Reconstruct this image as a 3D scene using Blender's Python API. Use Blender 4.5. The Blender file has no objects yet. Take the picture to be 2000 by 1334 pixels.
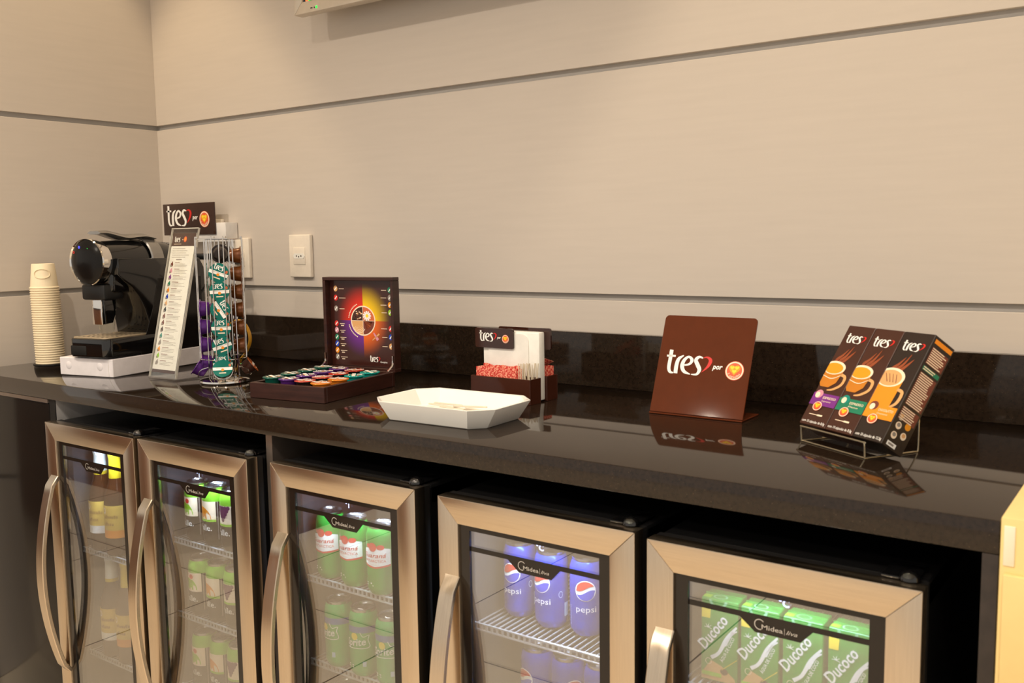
import bpy, bmesh, math, random
from mathutils import Vector, Matrix
random.seed(7)
C = bpy.context.scene.collection
S = bpy.context.scene

# ------------------------------------------------------------------ camera
cam_data = bpy.data.cameras.new('camera')
cam = bpy.data.objects.new('camera', cam_data); C.objects.link(cam)
_r = Vector((0.81198837, 0.58347902, -0.01507065)); _u = Vector((-0.0506243, 0.09612648, 0.99408092)); _f = Vector((-0.58147405, 0.8064192, -0.1075918))
_m = Matrix((_r, _u, -_f)).transposed().to_4x4(); _m.translation = (2.73345, -1.85193, 1.23667)
cam.matrix_world = _m
cam_data.sensor_width = 36.0; cam_data.lens = 1844.33 / 2000 * 36.0
cam_data.clip_start = 0.02
cam_data.dof.use_dof = True; cam_data.dof.focus_distance = 2.35; cam_data.dof.aperture_fstop = 8.0
S.camera = cam

# ------------------------------------------------------------------ world, lamps, exposure
w = bpy.data.worlds.new('world'); S.world = w; w.use_nodes = True
bg = w.node_tree.nodes['Background']; bg.inputs[0].default_value = (1.0, 0.91, 0.80, 1); bg.inputs[1].default_value = 0.62
S.view_settings.view_transform = 'Standard'; S.view_settings.look = 'None'
S.view_settings.exposure = 0.26; S.view_settings.gamma = 1.0; S.view_settings.use_curve_mapping = False

CEIL = 2.80
LAMPS = [  # x, y, watts, cone degrees, blend, colour
    (0.25, -0.44, 30, 66, 0.35, (1.0, 0.76, 0.46)),
    (2.20, -0.46, 34, 66, 0.35, (1.0, 0.82, 0.58)),
    (4.15, -0.46, 34, 66, 0.35, (1.0, 0.82, 0.58)),
    (0.30, -1.90, 60, 150, 0.6, (1.0, 0.88, 0.73)),
    (1.60, -1.90, 60, 150, 0.6, (1.0, 0.88, 0.73)),
    (2.90, -2.10, 60, 150, 0.6, (1.0, 0.88, 0.73)),
    (0.40, -3.50, 80, 150, 0.6, (1.0, 0.88, 0.73)),
    (2.20, -3.50, 80, 150, 0.6, (1.0, 0.88, 0.73)),
]

# ------------------------------------------------------------------ helpers
def lin(c):
    return tuple((x / 255 / 12.92) if x / 255 <= 0.04045 else ((x / 255 + 0.055) / 1.055) ** 2.4 for x in c)

MATS = {}
def mat(name, rgb, rough=0.5, metal=0.0, spec=0.5, var=0.05, scale=40.0, bump=0.0, coat=0.0, trans=0.0, ior=1.45, emit=0.0, alpha=1.0, stretch=None):
    if name in MATS: return MATS[name]
    m = bpy.data.materials.new(name); m.use_nodes = True
    nt = m.node_tree; b = nt.nodes['Principled BSDF']; MATS[name] = m
    base = lin(rgb)
    tc = nt.nodes.new('ShaderNodeTexCoord'); nz = nt.nodes.new('ShaderNodeTexNoise'); nz.inputs['Scale'].default_value = scale
    nz.inputs['Detail'].default_value = 3
    if stretch:
        mp = nt.nodes.new('ShaderNodeMapping'); mp.inputs['Scale'].default_value = stretch
        nt.links.new(tc.outputs['Object'], mp.inputs[0]); nt.links.new(mp.outputs[0], nz.inputs['Vector'])
    else:
        nt.links.new(tc.outputs['Object'], nz.inputs['Vector'])
    cr = nt.nodes.new('ShaderNodeValToRGB')
    cr.color_ramp.elements[0].position = 0.3; cr.color_ramp.elements[1].position = 0.7
    cr.color_ramp.elements[0].color = tuple(min(1, x * (1 - var)) for x in base) + (1,)
    cr.color_ramp.elements[1].color = tuple(min(1, x * (1 + var)) for x in base) + (1,)
    nt.links.new(nz.outputs['Fac'], cr.inputs[0]); nt.links.new(cr.outputs[0], b.inputs['Base Color'])
    b.inputs['Roughness'].default_value = rough; b.inputs['Metallic'].default_value = metal
    b.inputs['Specular IOR Level'].default_value = spec; b.inputs['Coat Weight'].default_value = coat
    b.inputs['Coat Roughness'].default_value = 0.05
    b.inputs['Transmission Weight'].default_value = trans; b.inputs['IOR'].default_value = ior; b.inputs['Alpha'].default_value = alpha
    if emit:
        b.inputs['Emission Color'].default_value = base + (1,); b.inputs['Emission Strength'].default_value = emit
    if bump:
        bp = nt.nodes.new('ShaderNodeBump'); bp.inputs['Strength'].default_value = bump; bp.inputs['Distance'].default_value = 0.002
        nt.links.new(nz.outputs['Fac'], bp.inputs['Height']); nt.links.new(bp.outputs[0], b.inputs['Normal'])
    return m

def thin_glass(name, tint, reflect, rough=0.0):
    if name in MATS: return MATS[name]
    m = bpy.data.materials.new(name); m.use_nodes = True; nt = m.node_tree; MATS[name] = m
    for n in list(nt.nodes): nt.nodes.remove(n)
    out = nt.nodes.new('ShaderNodeOutputMaterial'); mx = nt.nodes.new('ShaderNodeMixShader')
    tr = nt.nodes.new('ShaderNodeBsdfTransparent'); gl = nt.nodes.new('ShaderNodeBsdfGlossy')
    tr.inputs[0].default_value = lin(tint) + (1,); gl.inputs['Color'].default_value = (1, 1, 1, 1); gl.inputs['Roughness'].default_value = rough
    lw = nt.nodes.new('ShaderNodeLayerWeight'); lw.inputs[0].default_value = 0.5; fr = nt.nodes.new('ShaderNodeMath'); fr.operation = 'POWER'; fr.inputs[1].default_value = 4.0; nt.links.new(lw.outputs['Facing'], fr.inputs[0])
    ad = nt.nodes.new('ShaderNodeMath'); ad.operation = 'ADD'; ad.use_clamp = True; ad.inputs[1].default_value = reflect
    nt.links.new(fr.outputs[0], ad.inputs[0]); nt.links.new(ad.outputs[0], mx.inputs[0])
    nt.links.new(tr.outputs[0], mx.inputs[1]); nt.links.new(gl.outputs[0], mx.inputs[2]); nt.links.new(mx.outputs[0], out.inputs[0])
    return m

class MB:
    """collects geometry for ONE mesh object"""
    def __init__(s): s.v = []; s.f = []; s.mi = []; s.slots = []
    def slot(s, m):
        if m not in s.slots: s.slots.append(m)
        return s.slots.index(m)
    def add(s, vs, fs, m='', M=None):
        o = len(s.v); i = s.slot(m)
        for p in vs:
            p = Vector(p); s.v.append(M @ p if M is not None else p)
        for f in fs: s.f.append([o + k for k in f]); s.mi.append(i)
        return s
    def bm(s, bm, m='', M=None):
        bm.verts.index_update()
        s.add([v.co.copy() for v in bm.verts], [[v.index for v in f.verts] for f in bm.faces], m, M); bm.free(); return s
    def box(s, x0, x1, y0, y1, z0, z1, m='', M=None, bev=0.0, seg=2):
        bm = bmesh.new(); bmesh.ops.create_cube(bm, size=1)
        for v in bm.verts: v.co = Vector(((x0 + x1) / 2 + v.co.x * (x1 - x0), (y0 + y1) / 2 + v.co.y * (y1 - y0), (z0 + z1) / 2 + v.co.z * (z1 - z0)))
        if bev: bmesh.ops.bevel(bm, geom=bm.edges[:], offset=bev, segments=seg, profile=0.5, affect='EDGES')
        return s.bm(bm, m, M)
    def prism(s, poly, d0, d1, axis='y', m='', M=None, bev=0.0, seg=2):
        """2-D polygon extruded along an axis: y: (x,z); z: (x,y); x: (y,z)"""
        def p3(a, b, d): return {'y': (a, d, b), 'z': (a, b, d), 'x': (d, a, b)}[axis]
        bm = bmesh.new(); lo = [bm.verts.new(p3(a, b, d0)) for a, b in poly]; hi = [bm.verts.new(p3(a, b, d1)) for a, b in poly]
        n = len(poly); bm.faces.new(lo); bm.faces.new(hi[::-1])
        for i in range(n): bm.faces.new((lo[i], hi[i], hi[(i + 1) % n], lo[(i + 1) % n]))
        bmesh.ops.recalc_face_normals(bm, faces=bm.faces[:])
        if bev:
            caps = set(bm.faces[:2]) if False else None
            ed = [e for e in bm.edges if abs((p3(0, 0, 1)[0]) * (e.verts[0].co.x - e.verts[1].co.x) + p3(0, 0, 1)[1] * (e.verts[0].co.y - e.verts[1].co.y) + p3(0, 0, 1)[2] * (e.verts[0].co.z - e.verts[1].co.z)) < 1e-7]
            bmesh.ops.bevel(bm, geom=ed, offset=bev, segments=seg, profile=0.5, affect='EDGES')
        return s.bm(bm, m, M)
    def lathe(s, prof, n=32, m='', M=None, a0=0.0, a1=2 * math.pi):
        full = abs(a1 - a0 - 2 * math.pi) < 1e-6; k = n if full else n + 1; vs = []; fs = []
        for r, z in prof:
            for i in range(k):
                a = a0 + (a1 - a0) * i / n; vs.append((r * math.cos(a), r * math.sin(a), z))
        for j in range(len(prof) - 1):
            for i in range(n):
                i2 = (i + 1) % k
                fs.append((j * k + i, j * k + i2, (j + 1) * k + i2, (j + 1) * k + i))
        s.add(vs, fs, m, M)
        return s
    def tube(s, pts, r, n=8, m='', M=None, closed=False, rb=None):
        """round (or flat rb) section swept along points"""
        P = [Vector(p) for p in pts]; N = len(P); vs = []; fs = []; up = None
        for i, p in enumerate(P):
            a = P[(i - 1) % N] if (closed or i > 0) else p; b = P[(i + 1) % N] if (closed or i < N - 1) else p
            t = (b - a).normalized()
            if up is None: up = Vector((0, 0, 1)) if abs(t.z) < 0.9 else Vector((1, 0, 0))
            sd = t.cross(up)
            if sd.length < 1e-6: sd = t.orthogonal()
            sd.normalize(); up = sd.cross(t).normalized()
            ra = r[i] if isinstance(r, (list, tuple)) else r; rr = rb if rb else ra
            for k in range(n):
                q = 2 * math.pi * (k + 0.5) / n; vs.append(p + sd * (ra * math.cos(q)) + up * (rr * math.sin(q)))
        for i in range(N if closed else N - 1):
            j = (i + 1) % N
            for k in range(n): fs.append((i * n + k, i * n + (k + 1) % n, j * n + (k + 1) % n, j * n + k))
        if not closed: fs.append(tuple(range(n))[::-1]); fs.append(tuple((N - 1) * n + k for k in range(n)))
        return s.add(vs, fs, m, M)
    def build(s, name, m=None, parent=None, angle=32, loc=None, rotz=None):
        me = bpy.data.meshes.new(name); me.from_pydata([tuple(p) for p in s.v], [], s.f)
        for sl in s.slots: me.materials.append(MATS[sl] if sl else (MATS[m] if isinstance(m, str) else m))
        me.polygons.foreach_set('material_index', s.mi); me.polygons.foreach_set('use_smooth', [True] * len(s.f))
        bm = bmesh.new(); bm.from_mesh(me); bmesh.ops.recalc_face_normals(bm, faces=bm.faces[:]) if getattr(s, 'fixn', True) else None; bm.to_mesh(me); bm.free()
        me.update(); me.set_sharp_from_angle(angle=math.radians(angle))
        o = bpy.data.objects.new(name, me); C.objects.link(o); o.parent = parent
        if loc: o.location = loc
        if rotz is not None: o.rotation_euler = (0, 0, rotz)
        return o

def tag(o, label=None, cat=None, group=None, kind=None):
    if label: o['label'] = label
    if cat: o['category'] = cat
    if group: o['group'] = group
    if kind: o['kind'] = kind
    return o
def thing(name, label, cat, loc=(0, 0, 0), rotz=0.0, group=None):
    o = bpy.data.objects.new(name, None); C.objects.link(o); o.location = loc; o.rotation_euler = (0, 0, rotz); o.empty_display_size = 0.05
    return tag(o, label, cat, group)
def dup(root, matrix=None, label=None, group=None):
    r = root.copy(); C.objects.link(r)
    if matrix is not None: r.matrix_world = matrix
    if label: r['label'] = label
    if group: r['group'] = group
    for ch in list(root.children):
        c = ch.copy(); C.objects.link(c); c.parent = r
        for g in list(ch.children):
            d = g.copy(); C.objects.link(d); d.parent = c
    return r
def frame(o, ux, uy):
    ux = Vector(ux).normalized(); uy = Vector(uy).normalized(); n = ux.cross(uy).normalized(); uy = n.cross(ux)
    M = Matrix((ux, uy, n)).transposed().to_4x4(); M.translation = Vector(o); return M
def RZ(a, loc=(0, 0, 0)): return Matrix.Translation(Vector(loc)) @ Matrix.Rotation(a, 4, 'Z')
def smooth_line(pts, k=6, closed=False):
    P = [tuple(p) for p in pts]; n = len(P); out = []
    d = len(P[0])
    for i in range(n if closed else n - 1):
        p0 = P[(i - 1) % n] if (closed or i > 0) else P[i]; p1 = P[i]; p2 = P[(i + 1) % n]; p3 = P[(i + 2) % n] if (closed or i + 2 < n) else P[(i + 1) % n]
        for j in range(k):
            t = j / k
            out.append(tuple(0.5 * (2 * p1[c] + (p2[c] - p0[c]) * t + (2 * p0[c] - 5 * p1[c] + 4 * p2[c] - p3[c]) * t * t + (3 * p1[c] - p0[c] - 3 * p2[c] + p3[c]) * t ** 3) for c in range(d)))
    if not closed: out.append(P[-1])
    return out
def rrect(x0, x1, y0, y1, r, k=4, corners=(1, 1, 1, 1)):
    out = []
    for (cx, cy, a), on in zip(((x1 - r, y0 + r, -90), (x1 - r, y1 - r, 0), (x0 + r, y1 - r, 90), (x0 + r, y0 + r, 180)), corners):
        if on:
            for i in range(k + 1):
                q = math.radians(a + 90 * i / k); out.append((cx + r * math.cos(q), cy + r * math.sin(q)))
        else: out.append((cx + r * (1 if a in (-90, 0) else -1), cy + r * (1 if a in (0, 90) else -1)))
    return out

_txt = {}
def text_mesh(st, shear=0.0, bold=0.0):
    key = (st, shear, bold)
    if key in _txt: return _txt[key]
    cu = bpy.data.curves.new('t', 'FONT'); cu.body = st; cu.size = 1.0; cu.shear = shear; cu.offset = bold; cu.resolution_u = 2; cu.fill_mode = 'FRONT'
    ob = bpy.data.objects.new('t', cu); C.objects.link(ob)
    dg = bpy.context.evaluated_depsgraph_get(); me = bpy.data.meshes.new_from_object(ob.evaluated_get(dg))
    vs = [(v.co.x, v.co.y) for v in me.vertices]; fs = [list(p.vertices) for p in me.polygons]
    bpy.data.objects.remove(ob); bpy.data.curves.remove(cu); bpy.data.meshes.remove(me)
    _txt[key] = (vs, fs); return _txt[key]

class Print(MB):
    """flat print laid just proud of a surface; fn maps (u, v, height) to a point"""
    def __init__(s, M=None, cyl=None, step=0.00025):
        super().__init__(); s.M = M; s.cyl = cyl; s.step = step; s.fixn = False
    def pt(s, u, v, l):
        h = 0.0003 + s.step * l
        if s.cyl:
            R, a0 = s.cyl; a = a0 + u / R; return Vector(((R + h) * math.cos(a), (R + h) * math.sin(a), v))
        return s.M @ Vector((u, v, h))
    def raw(s, vs, fs, m, l=0): return s.add([s.pt(u, v, l) for u, v in vs], fs, m)
    def poly(s, pts, m, l=0): return s.raw(pts, [list(range(len(pts)))], m, l)
    def rect(s, u0, u1, v0, v1, m, l=0, n=1):
        vs = []; fs = []
        for i in range(n + 1):
            u = u0 + (u1 - u0) * i / n; vs += [(u, v0), (u, v1)]
        for i in range(n): fs.append((2 * i, 2 * i + 2, 2 * i + 3, 2 * i + 1))
        return s.raw(vs, fs, m, l)
    def band(s, u0, u1, lo, hi, m, l=0, n=12):
        vs = []
        for i in range(n + 1):
            u = u0 + (u1 - u0) * i / n; vs += [(u, lo(u)), (u, max(lo(u), hi(u)))]
        return s.raw(vs, [(2 * i, 2 * i + 2, 2 * i + 3, 2 * i + 1) for i in range(n)], m, l)
    def disc(s, u, v, ru, rv, m, l=0, n=20, rings=1, a0=0, a1=360, inner=0.0):
        vs = []; fs = []; k = n + 1; R = [inner + (1 - inner) * j / rings for j in range(rings + 1)]
        for q in R:
            for i in range(k):
                a = math.radians(a0 + (a1 - a0) * i / n); vs.append((u + ru * q * math.cos(a), v + rv * q * math.sin(a)))
        for j in range(rings):
            for i in range(n): fs.append((j * k + i, (j + 1) * k + i, (j + 1) * k + i + 1, j * k + i + 1))
        return s.raw(vs, fs, m, l)
    def cut_disc(s, u, v, ru, rv, m, l=0, u_min=0.0005, n=26):
        return s.poly([(max(u_min, u + ru * math.cos(2 * math.pi * i / n)), v + rv * math.sin(2 * math.pi * i / n)) for i in range(n)], m, l)
    def stroke(s, pts, m, l=0, k=6, fn=None):
        """pts: (x, y, width)"""
        P = smooth_line(pts, k); vs = []; fs = []
        for i, (x, y, wd) in enumerate(P):
            a = P[max(i - 1, 0)]; b = P[min(i + 1, len(P) - 1)]; dx, dy = b[0] - a[0], b[1] - a[1]; L = math.hypot(dx, dy) or 1
            nx, ny = -dy / L * wd / 2, dx / L * wd / 2; vs += [(x + nx, y + ny), (x - nx, y - ny)]
        if fn: vs = [fn(*p) for p in vs]
        for i in range(len(P) - 1): fs.append((2 * i, 2 * i + 1, 2 * i + 3, 2 * i + 2))
        return s.raw(vs, fs, m, l)
    def heart(s, u, v, r, m, l=0):
        pts = []
        for i in range(22):
            t = 2 * math.pi * i / 22; pts.append((u + r * math.sin(t) ** 3, v + r / 16 * (13 * math.cos(t) - 5 * math.cos(2 * t) - 2 * math.cos(3 * t) - math.cos(4 * t))))
        return s.poly(pts, m, l)
    def text(s, st, u, v, h, m, l=1, shear=0.0, bold=0.0, w=None, align='l', rot=0.0):
        vs, fs = text_mesh(st, shear, bold); x0 = min(p[0] for p in vs); x1 = max(p[0] for p in vs)
        k = h / 0.72; kx = (w / (x1 - x0)) if w else k
        off = 0 if align == 'l' else (-(x1 - x0) * kx / 2 if align == 'c' else -(x1 - x0) * kx)
        c, sn = math.cos(rot), math.sin(rot); out = []
        for x, y in vs:
            a, b = (x - x0) * kx + off, y * k; out.append((u + a * c - b * sn, v + a * sn + b * c))
        return s.raw(out, fs, m, l)
    def arc_text(s, st, u, v, r, h, m, l=1, start=200, span=140, bold=0.02):
        n = len(st)
        for i, ch in enumerate(st):
            if ch == ' ': continue
            a = math.radians(start + span * (i + 0.5) / n)
            s.text(ch, u + r * math.cos(a), v + r * math.sin(a), h, m, l, bold=bold, align='c', rot=a + math.pi / 2)
        return s
    def bars(s, u, v, wd, n, pitch, h, m, l=1, align='l', jit=0.3):
        for i in range(n):
            L = wd * (1 - jit * random.random()); a = u if align == 'l' else u - L
            s.rect(a, a + L, v - i * pitch - h, v - i * pitch, m, l)
        return s

def R1(x, y): return ((x + 0.17 * (y - 500) - 0) / 1000, -(y - 0.08 * (x - 130) - 500) / 1000)
def logo(p, u, v, width, white='ink_white', red='ink_red', l=1, heart=True):
    """the hand-drawn word on the signs: lower-left at u, v; width of the word with its heart"""
    k = width / 0.98
    def fn(x, y): a, b = R1(x, y); return (u + (a - 0.115) * k, v + (b + 0.225) * k)
    def st(pts, m): p.stroke(pts, m, l, 6, fn)
    st([(235, 232, 80), (200, 430, 76), (172, 590, 72), (195, 680, 58), (268, 705, 22)], white)
    st([(132, 352, 40), (322, 362, 40)], white)
    st([(315, 715, 80), (340, 540, 80), (390, 420, 66), (495, 356, 20)], white)
    st([(505, 552, 30), (615, 530, 46), (668, 450, 70), (600, 385, 46), (505, 450, 66), (458, 570, 82), (500, 680, 66), (625, 737, 18)], white)
    st([(900, 418, 26), (820, 392, 50), (752, 455, 74), (790, 560, 84), (822, 650, 76), (765, 738, 46), (648, 740, 16)], white)
    if heart: st([(905, 418, 10), (985, 402, 34), (1055, 465, 74), (1005, 580, 54), (866, 703, 8)], red)
def badge(p, u, v, r, l=1, word=True):
    p.disc(u, v, r, r, 'ink_badge_red', l, 28); p.disc(u, v, r * 0.95, r * 0.95, 'ink_cream', l + 1, 28); p.disc(u, v, r * 0.80, r * 0.80, 'ink_badge_red', l + 2, 28)
    p.heart(u, v + 0.12 * r, r * 0.62, 'ink_gold', l + 3)
    for a, b in ((-0.25, 0.30), (0.25, 0.30), (0, -0.08)): p.heart(u + a * r, v + b * r, r * 0.24, 'ink_yellow', l + 4)
    if word:
        p.disc(u, v, r * 0.80, r * 0.80, 'ink_badge_red', l + 3, 14, 1, 205, 335, 0.68)
        p.arc_text('3 corações', u, v, r * 0.76, r * 0.22, 'ink_cream', l + 5, 205, 130)
def full_logo(p, u, v, width, l=1):
    k = width / 1.66; logo(p, u, v, 0.98 * k, l=l)
    p.text('por', u + 0.995 * k, v + 0.165 * k, 0.105 * k, 'ink_white', l, 0.25, 0.03, w=0.21 * k)
    badge(p, u + 1.455 * k, v + 0.16 * k, 0.19 * k, l)

# inks and common materials
for n_, c_ in dict(ink_white=(250, 248, 244), ink_red=(214, 40, 34), ink_badge_red=(232, 92, 56), ink_cream=(255, 232, 205), ink_gold=(246, 160, 30), ink_yellow=(255, 222, 50),
                   ink_black=(20, 18, 18), ink_grey=(150, 140, 132), ink_green=(30, 128, 96), ink_lime=(150, 205, 40), ink_orange=(245, 150, 30), ink_purple=(126, 48, 140),
                   ink_blue=(30, 70, 190), ink_brown=(70, 40, 28), ink_teal=(0, 140, 125), ink_pepsi=(28, 58, 190), ink_grape=(96, 40, 84), ink_paleblue=(190, 215, 240), ink_steam=(214, 110, 64), ink_maroon=(120, 60, 46), ink_tan=(224, 170, 110), ink_pink=(220, 150, 170)).items():
    mat(n_, c_, 0.45, var=0.02)
mat('chrome', (225, 222, 218), 0.07, 1.0, var=0.02)
mat('black_gloss', (12, 12, 13), 0.08, spec=0.6, coat=0.4)
mat('black_plastic', (18, 18, 19), 0.4)
mat('white_gloss', (240, 238, 232), 0.22)
mat('white_matt', (232, 229, 226), 0.6)
mat('brown_acrylic', (92, 44, 24), 0.05, spec=0.4)
mat('dark_acrylic', (52, 27, 20), 0.06, spec=0.5, coat=0.3)
mat('clear_plastic', (255, 255, 255), 0.03, trans=1.0, ior=1.45)
thin_glass('acrylic_clear', (252, 252, 250), 0.02)

# ------------------------------------------------------------------ room
mat('laminate', (205, 196, 187), 0.42, spec=0.4, var=0.018, scale=6.0, stretch=(1, 1, 14))
mat('groove_back', (168, 164, 160), 0.5, var=0.02)
mat('ceiling_paint', (225, 220, 210), 0.8, var=0.02)
mat('room_wood', (120, 74, 40), 0.3, var=0.25, scale=3.0, stretch=(1, 1, 12))
def granite():
    m = mat('granite', (38, 29, 22), 0.06, spec=0.5, var=0.28, scale=170)
    nt = m.node_tree; b = nt.nodes['Principled BSDF']; tc = next(n for n in nt.nodes if n.type == 'TEX_COORD'); cr0 = next(n for n in nt.nodes if n.type == 'VALTORGB')
    vo = nt.nodes.new('ShaderNodeTexVoronoi'); vo.inputs['Scale'].default_value = 330
    cr = nt.nodes.new('ShaderNodeValToRGB'); cr.color_ramp.elements[0].position = 0.0; cr.color_ramp.elements[0].color = (1, 1, 1, 1); cr.color_ramp.elements[1].position = 0.16; cr.color_ramp.elements[1].color = (0, 0, 0, 1)
    wn = nt.nodes.new('ShaderNodeMath'); wn.operation = 'GREATER_THAN'; wn.inputs[1].default_value = 0.86
    sp = nt.nodes.new('ShaderNodeSeparateColor'); mu = nt.nodes.new('ShaderNodeMath'); mu.operation = 'MULTIPLY'
    mx = nt.nodes.new('ShaderNodeMix'); mx.data_type = 'RGBA'; mx.inputs['B'].default_value = (0.32, 0.22, 0.12, 1)
    nt.links.new(tc.outputs['Object'], vo.inputs['Vector']); nt.links.new(vo.outputs['Distance'], cr.inputs[0]); nt.links.new(vo.outputs['Color'], sp.inputs[0])
    nt.links.new(sp.outputs[0], wn.inputs[0]); nt.links.new(cr.outputs[0], mu.inputs[0]); nt.links.new(wn.outputs[0], mu.inputs[1])
    nt.links.new(mu.outputs[0], mx.inputs['Factor']); nt.links.new(cr0.outputs[0], mx.inputs['A']); nt.links.new(mx.outputs['Result'], b.inputs['Base Color'])
    return m
granite()
def floor_mat():
    m = bpy.data.materials.new('floor_tiles'); m.use_nodes = True; nt = m.node_tree; b = nt.nodes['Principled BSDF']; MATS['floor_tiles'] = m
    tc = nt.nodes.new('ShaderNodeTexCoord'); br = nt.nodes.new('ShaderNodeTexBrick'); br.offset = 0.0
    br.inputs['Scale'].default_value = 1.0; br.inputs['Brick Width'].default_value = 0.8; br.inputs['Row Height'].default_value = 0.8; br.inputs['Mortar Size'].default_value = 0.003
    br.inputs['Color1'].default_value = lin((226, 212, 190)) + (1,); br.inputs['Color2'].default_value = lin((220, 205, 184)) + (1,); br.inputs['Mortar'].default_value = lin((120, 105, 90)) + (1,)
    nt.links.new(tc.outputs['Object'], br.inputs['Vector']); nt.links.new(br.outputs['Color'], b.inputs['Base Color']); b.inputs['Roughness'].default_value = 0.12
floor_mat()
def struct(o): o['kind'] = 'structure'; return o

GROOVES = [(0.5904, 0.6055), (1.0959, 1.1107), (1.6011, 1.6163), (2.1066, 2.1218), (2.6121, 2.6273)]
wb = struct(MB().box(-0.012, 5.2, 0.012, 0.10, 0, CEIL).build('wall_back', 'groove_back'))
wl = struct(MB().box(-0.12, -0.012, -0.80, 0.10, 0, CEIL).build('wall_left', 'groove_back'))
zs = [0.0] + [z for g in GROOVES for z in g] + [CEIL]
for i in range(0, len(zs), 2):
    MB().box(0.0, 5.2, 0.0, 0.012, zs[i], zs[i + 1], bev=0.0007, seg=1).build('panel', 'laminate', wb)
    MB().box(-0.012, 0.0, -0.80, 0.012, zs[i], zs[i + 1], bev=0.0007, seg=1).build('panel', 'laminate', wl)
struct(MB().box(-4.5, 5.2, -5.5, 0.1, -0.05, 0.0).build('floor', 'floor_tiles'))
struct(MB().box(-4.5, 5.2, -5.5, 0.1, CEIL, CEIL + 0.05).build('ceiling', 'ceiling_paint'))

mat('lamp_glow', (255, 214, 160), emit=14.0); mat('lamp_trim', (235, 232, 226), 0.4)
for i, (x, y, e, cone, blend, col) in enumerate(LAMPS):
    t = thing('ceiling_downlight', 'round recessed ceiling downlight with white trim', 'ceiling light', (x, y, CEIL), 0, 'recessed downlights in the ceiling')
    MB().lathe([(0.045, 0.0), (0.047, -0.004), (0.062, -0.004), (0.065, 0.0)], 24).build('trim', 'lamp_trim', t)
    MB().lathe([(0.0001, -0.001), (0.045, -0.001)], 24).build('lens', 'lamp_glow', t)
    ld = bpy.data.lights.new('downlight', 'SPOT'); ld.energy = e; ld.color = col; ld.spot_size = math.radians(cone); ld.spot_blend = blend; ld.shadow_soft_size = 0.03
    lo = bpy.data.objects.new('downlight_lamp', ld); C.objects.link(lo); lo.location = (0, 0, -0.02); lo.parent = t

# wooden desk across the room (seen only in the glass of the coolers)
t = thing('reception_desk', 'brown wooden reception desk mirrored in the cooler glass', 'desk', (-1.7, -2.35, 0))
MB().box(-1.4, 1.4, -0.25, 0.25, 0, 1.05, bev=0.004).build('desk_body', 'room_wood', t)
MB().box(-1.45, 1.45, -0.3, 0.3, 1.05, 1.09, bev=0.004).build('desk_top', 'granite', t)

# ------------------------------------------------------------------ counter
ZC = 0.90; D = 0.646; XR = 2.5655; T = 0.0414
tag(MB().box(0.0015, XR, -D, -0.0005, ZC - T, ZC, bev=0.002).build('countertop', 'granite'), 'long polished black granite countertop over the drinks coolers', 'countertop')
tag(MB().box(0.0015, 5.0, -0.021, -0.0008, ZC + 0.0003, 1.0233, bev=0.001, seg=1).build('backsplash', 'granite'), 'black granite backsplash strip along the beige wall', 'backsplash')
mat('cabinet_black', (25, 22, 20), 0.16, spec=0.35); mat('panel_grey', (168, 166, 166), 0.4); mat('cavity_black', (9, 9, 9), 0.6); mat('aluminium', (150, 138, 130), 0.3, 0.8)
mat('granite_leg', (52, 44, 38), 0.25, var=0.2)
t = thing('base_cabinet', 'glossy black base cabinet beneath the counter beside the bottle cooler', 'cabinet', (0, -0.62, 0))
MB().box(0.002, 0.432, 0.0, 0.58, 0.0, ZC - T - 0.001).build('carcass', 'cavity_black', t)
MB().box(0.002, 0.430, -0.020, -0.001, 0.002, ZC - T - 0.012, bev=0.001).build('door', 'cabinet_black', t)
MB().box(0.002, 0.432, -0.024, -0.002, ZC - T - 0.0105, ZC - T - 0.001).build('top_rail', 'aluminium', t)
t2 = MB().box(0.4335, 0.4600, -0.64, -0.02, 0.0, ZC - T - 0.001).add([(0.4602, -0.638, 0), (0.4602, -0.03, 0), (0.4602, -0.03, ZC - T - 0.001), (0.4602, -0.638, ZC - T - 0.001)], [(0, 1, 2, 3)], 'panel_grey').build('support_panel', 'cavity_black')
tag(t2, 'upright panel, black edge and pale grey face, between cabinet and bottle cooler', 'panel')
tag(MB().box(1.2415, 1.2600, -0.632, -0.02, 0.0, ZC - T - 0.001).build('support_panel', 'aluminium'), 'grey upright divider panel under counter between juice and soda coolers', 'panel')
tag(MB().box(2.547, XR - 0.0005, -0.645, -0.02, 0.0, ZC - T - 0.0005, bev=0.001).build('upright_panel', 'granite_leg'), 'dark stone upright panel at the end of the counter', 'panel')
struct(MB().box(0.4605, 2.5465, -0.06, -0.02, 0.0, ZC - T - 0.002).build('wall_alcove', 'cavity_black'))

# yellow unit beside the counter
mat('yellow_laminate', (236, 208, 142), 0.45, var=0.02)
mat('yellow_pale', (238, 230, 205), 0.45, var=0.02)
t = thing('side_unit', 'pale yellow side unit standing against the end of the counter', 'cabinet', (XR + 0.0006, -0.648, 0))
MB().box(0.0, 0.55, 0.0, 0.60, 0.0, 0.906, bev=0.003).build('body', 'yellow_laminate', t)
MB().box(0.004, 0.016, -0.0015, 0.002, 0.848, 0.896, bev=0.001).build('edge_strip', 'yellow_pale', t)
MB().box(0.006, 0.54, -0.012, 0.001, 0.70, 0.840, bev=0.001).build('drawer_front', 'yellow_laminate', t)
MB().box(0.006, 0.54, -0.012, 0.001, 0.08, 0.696, bev=0.001).build('door', 'yellow_laminate', t)

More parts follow.
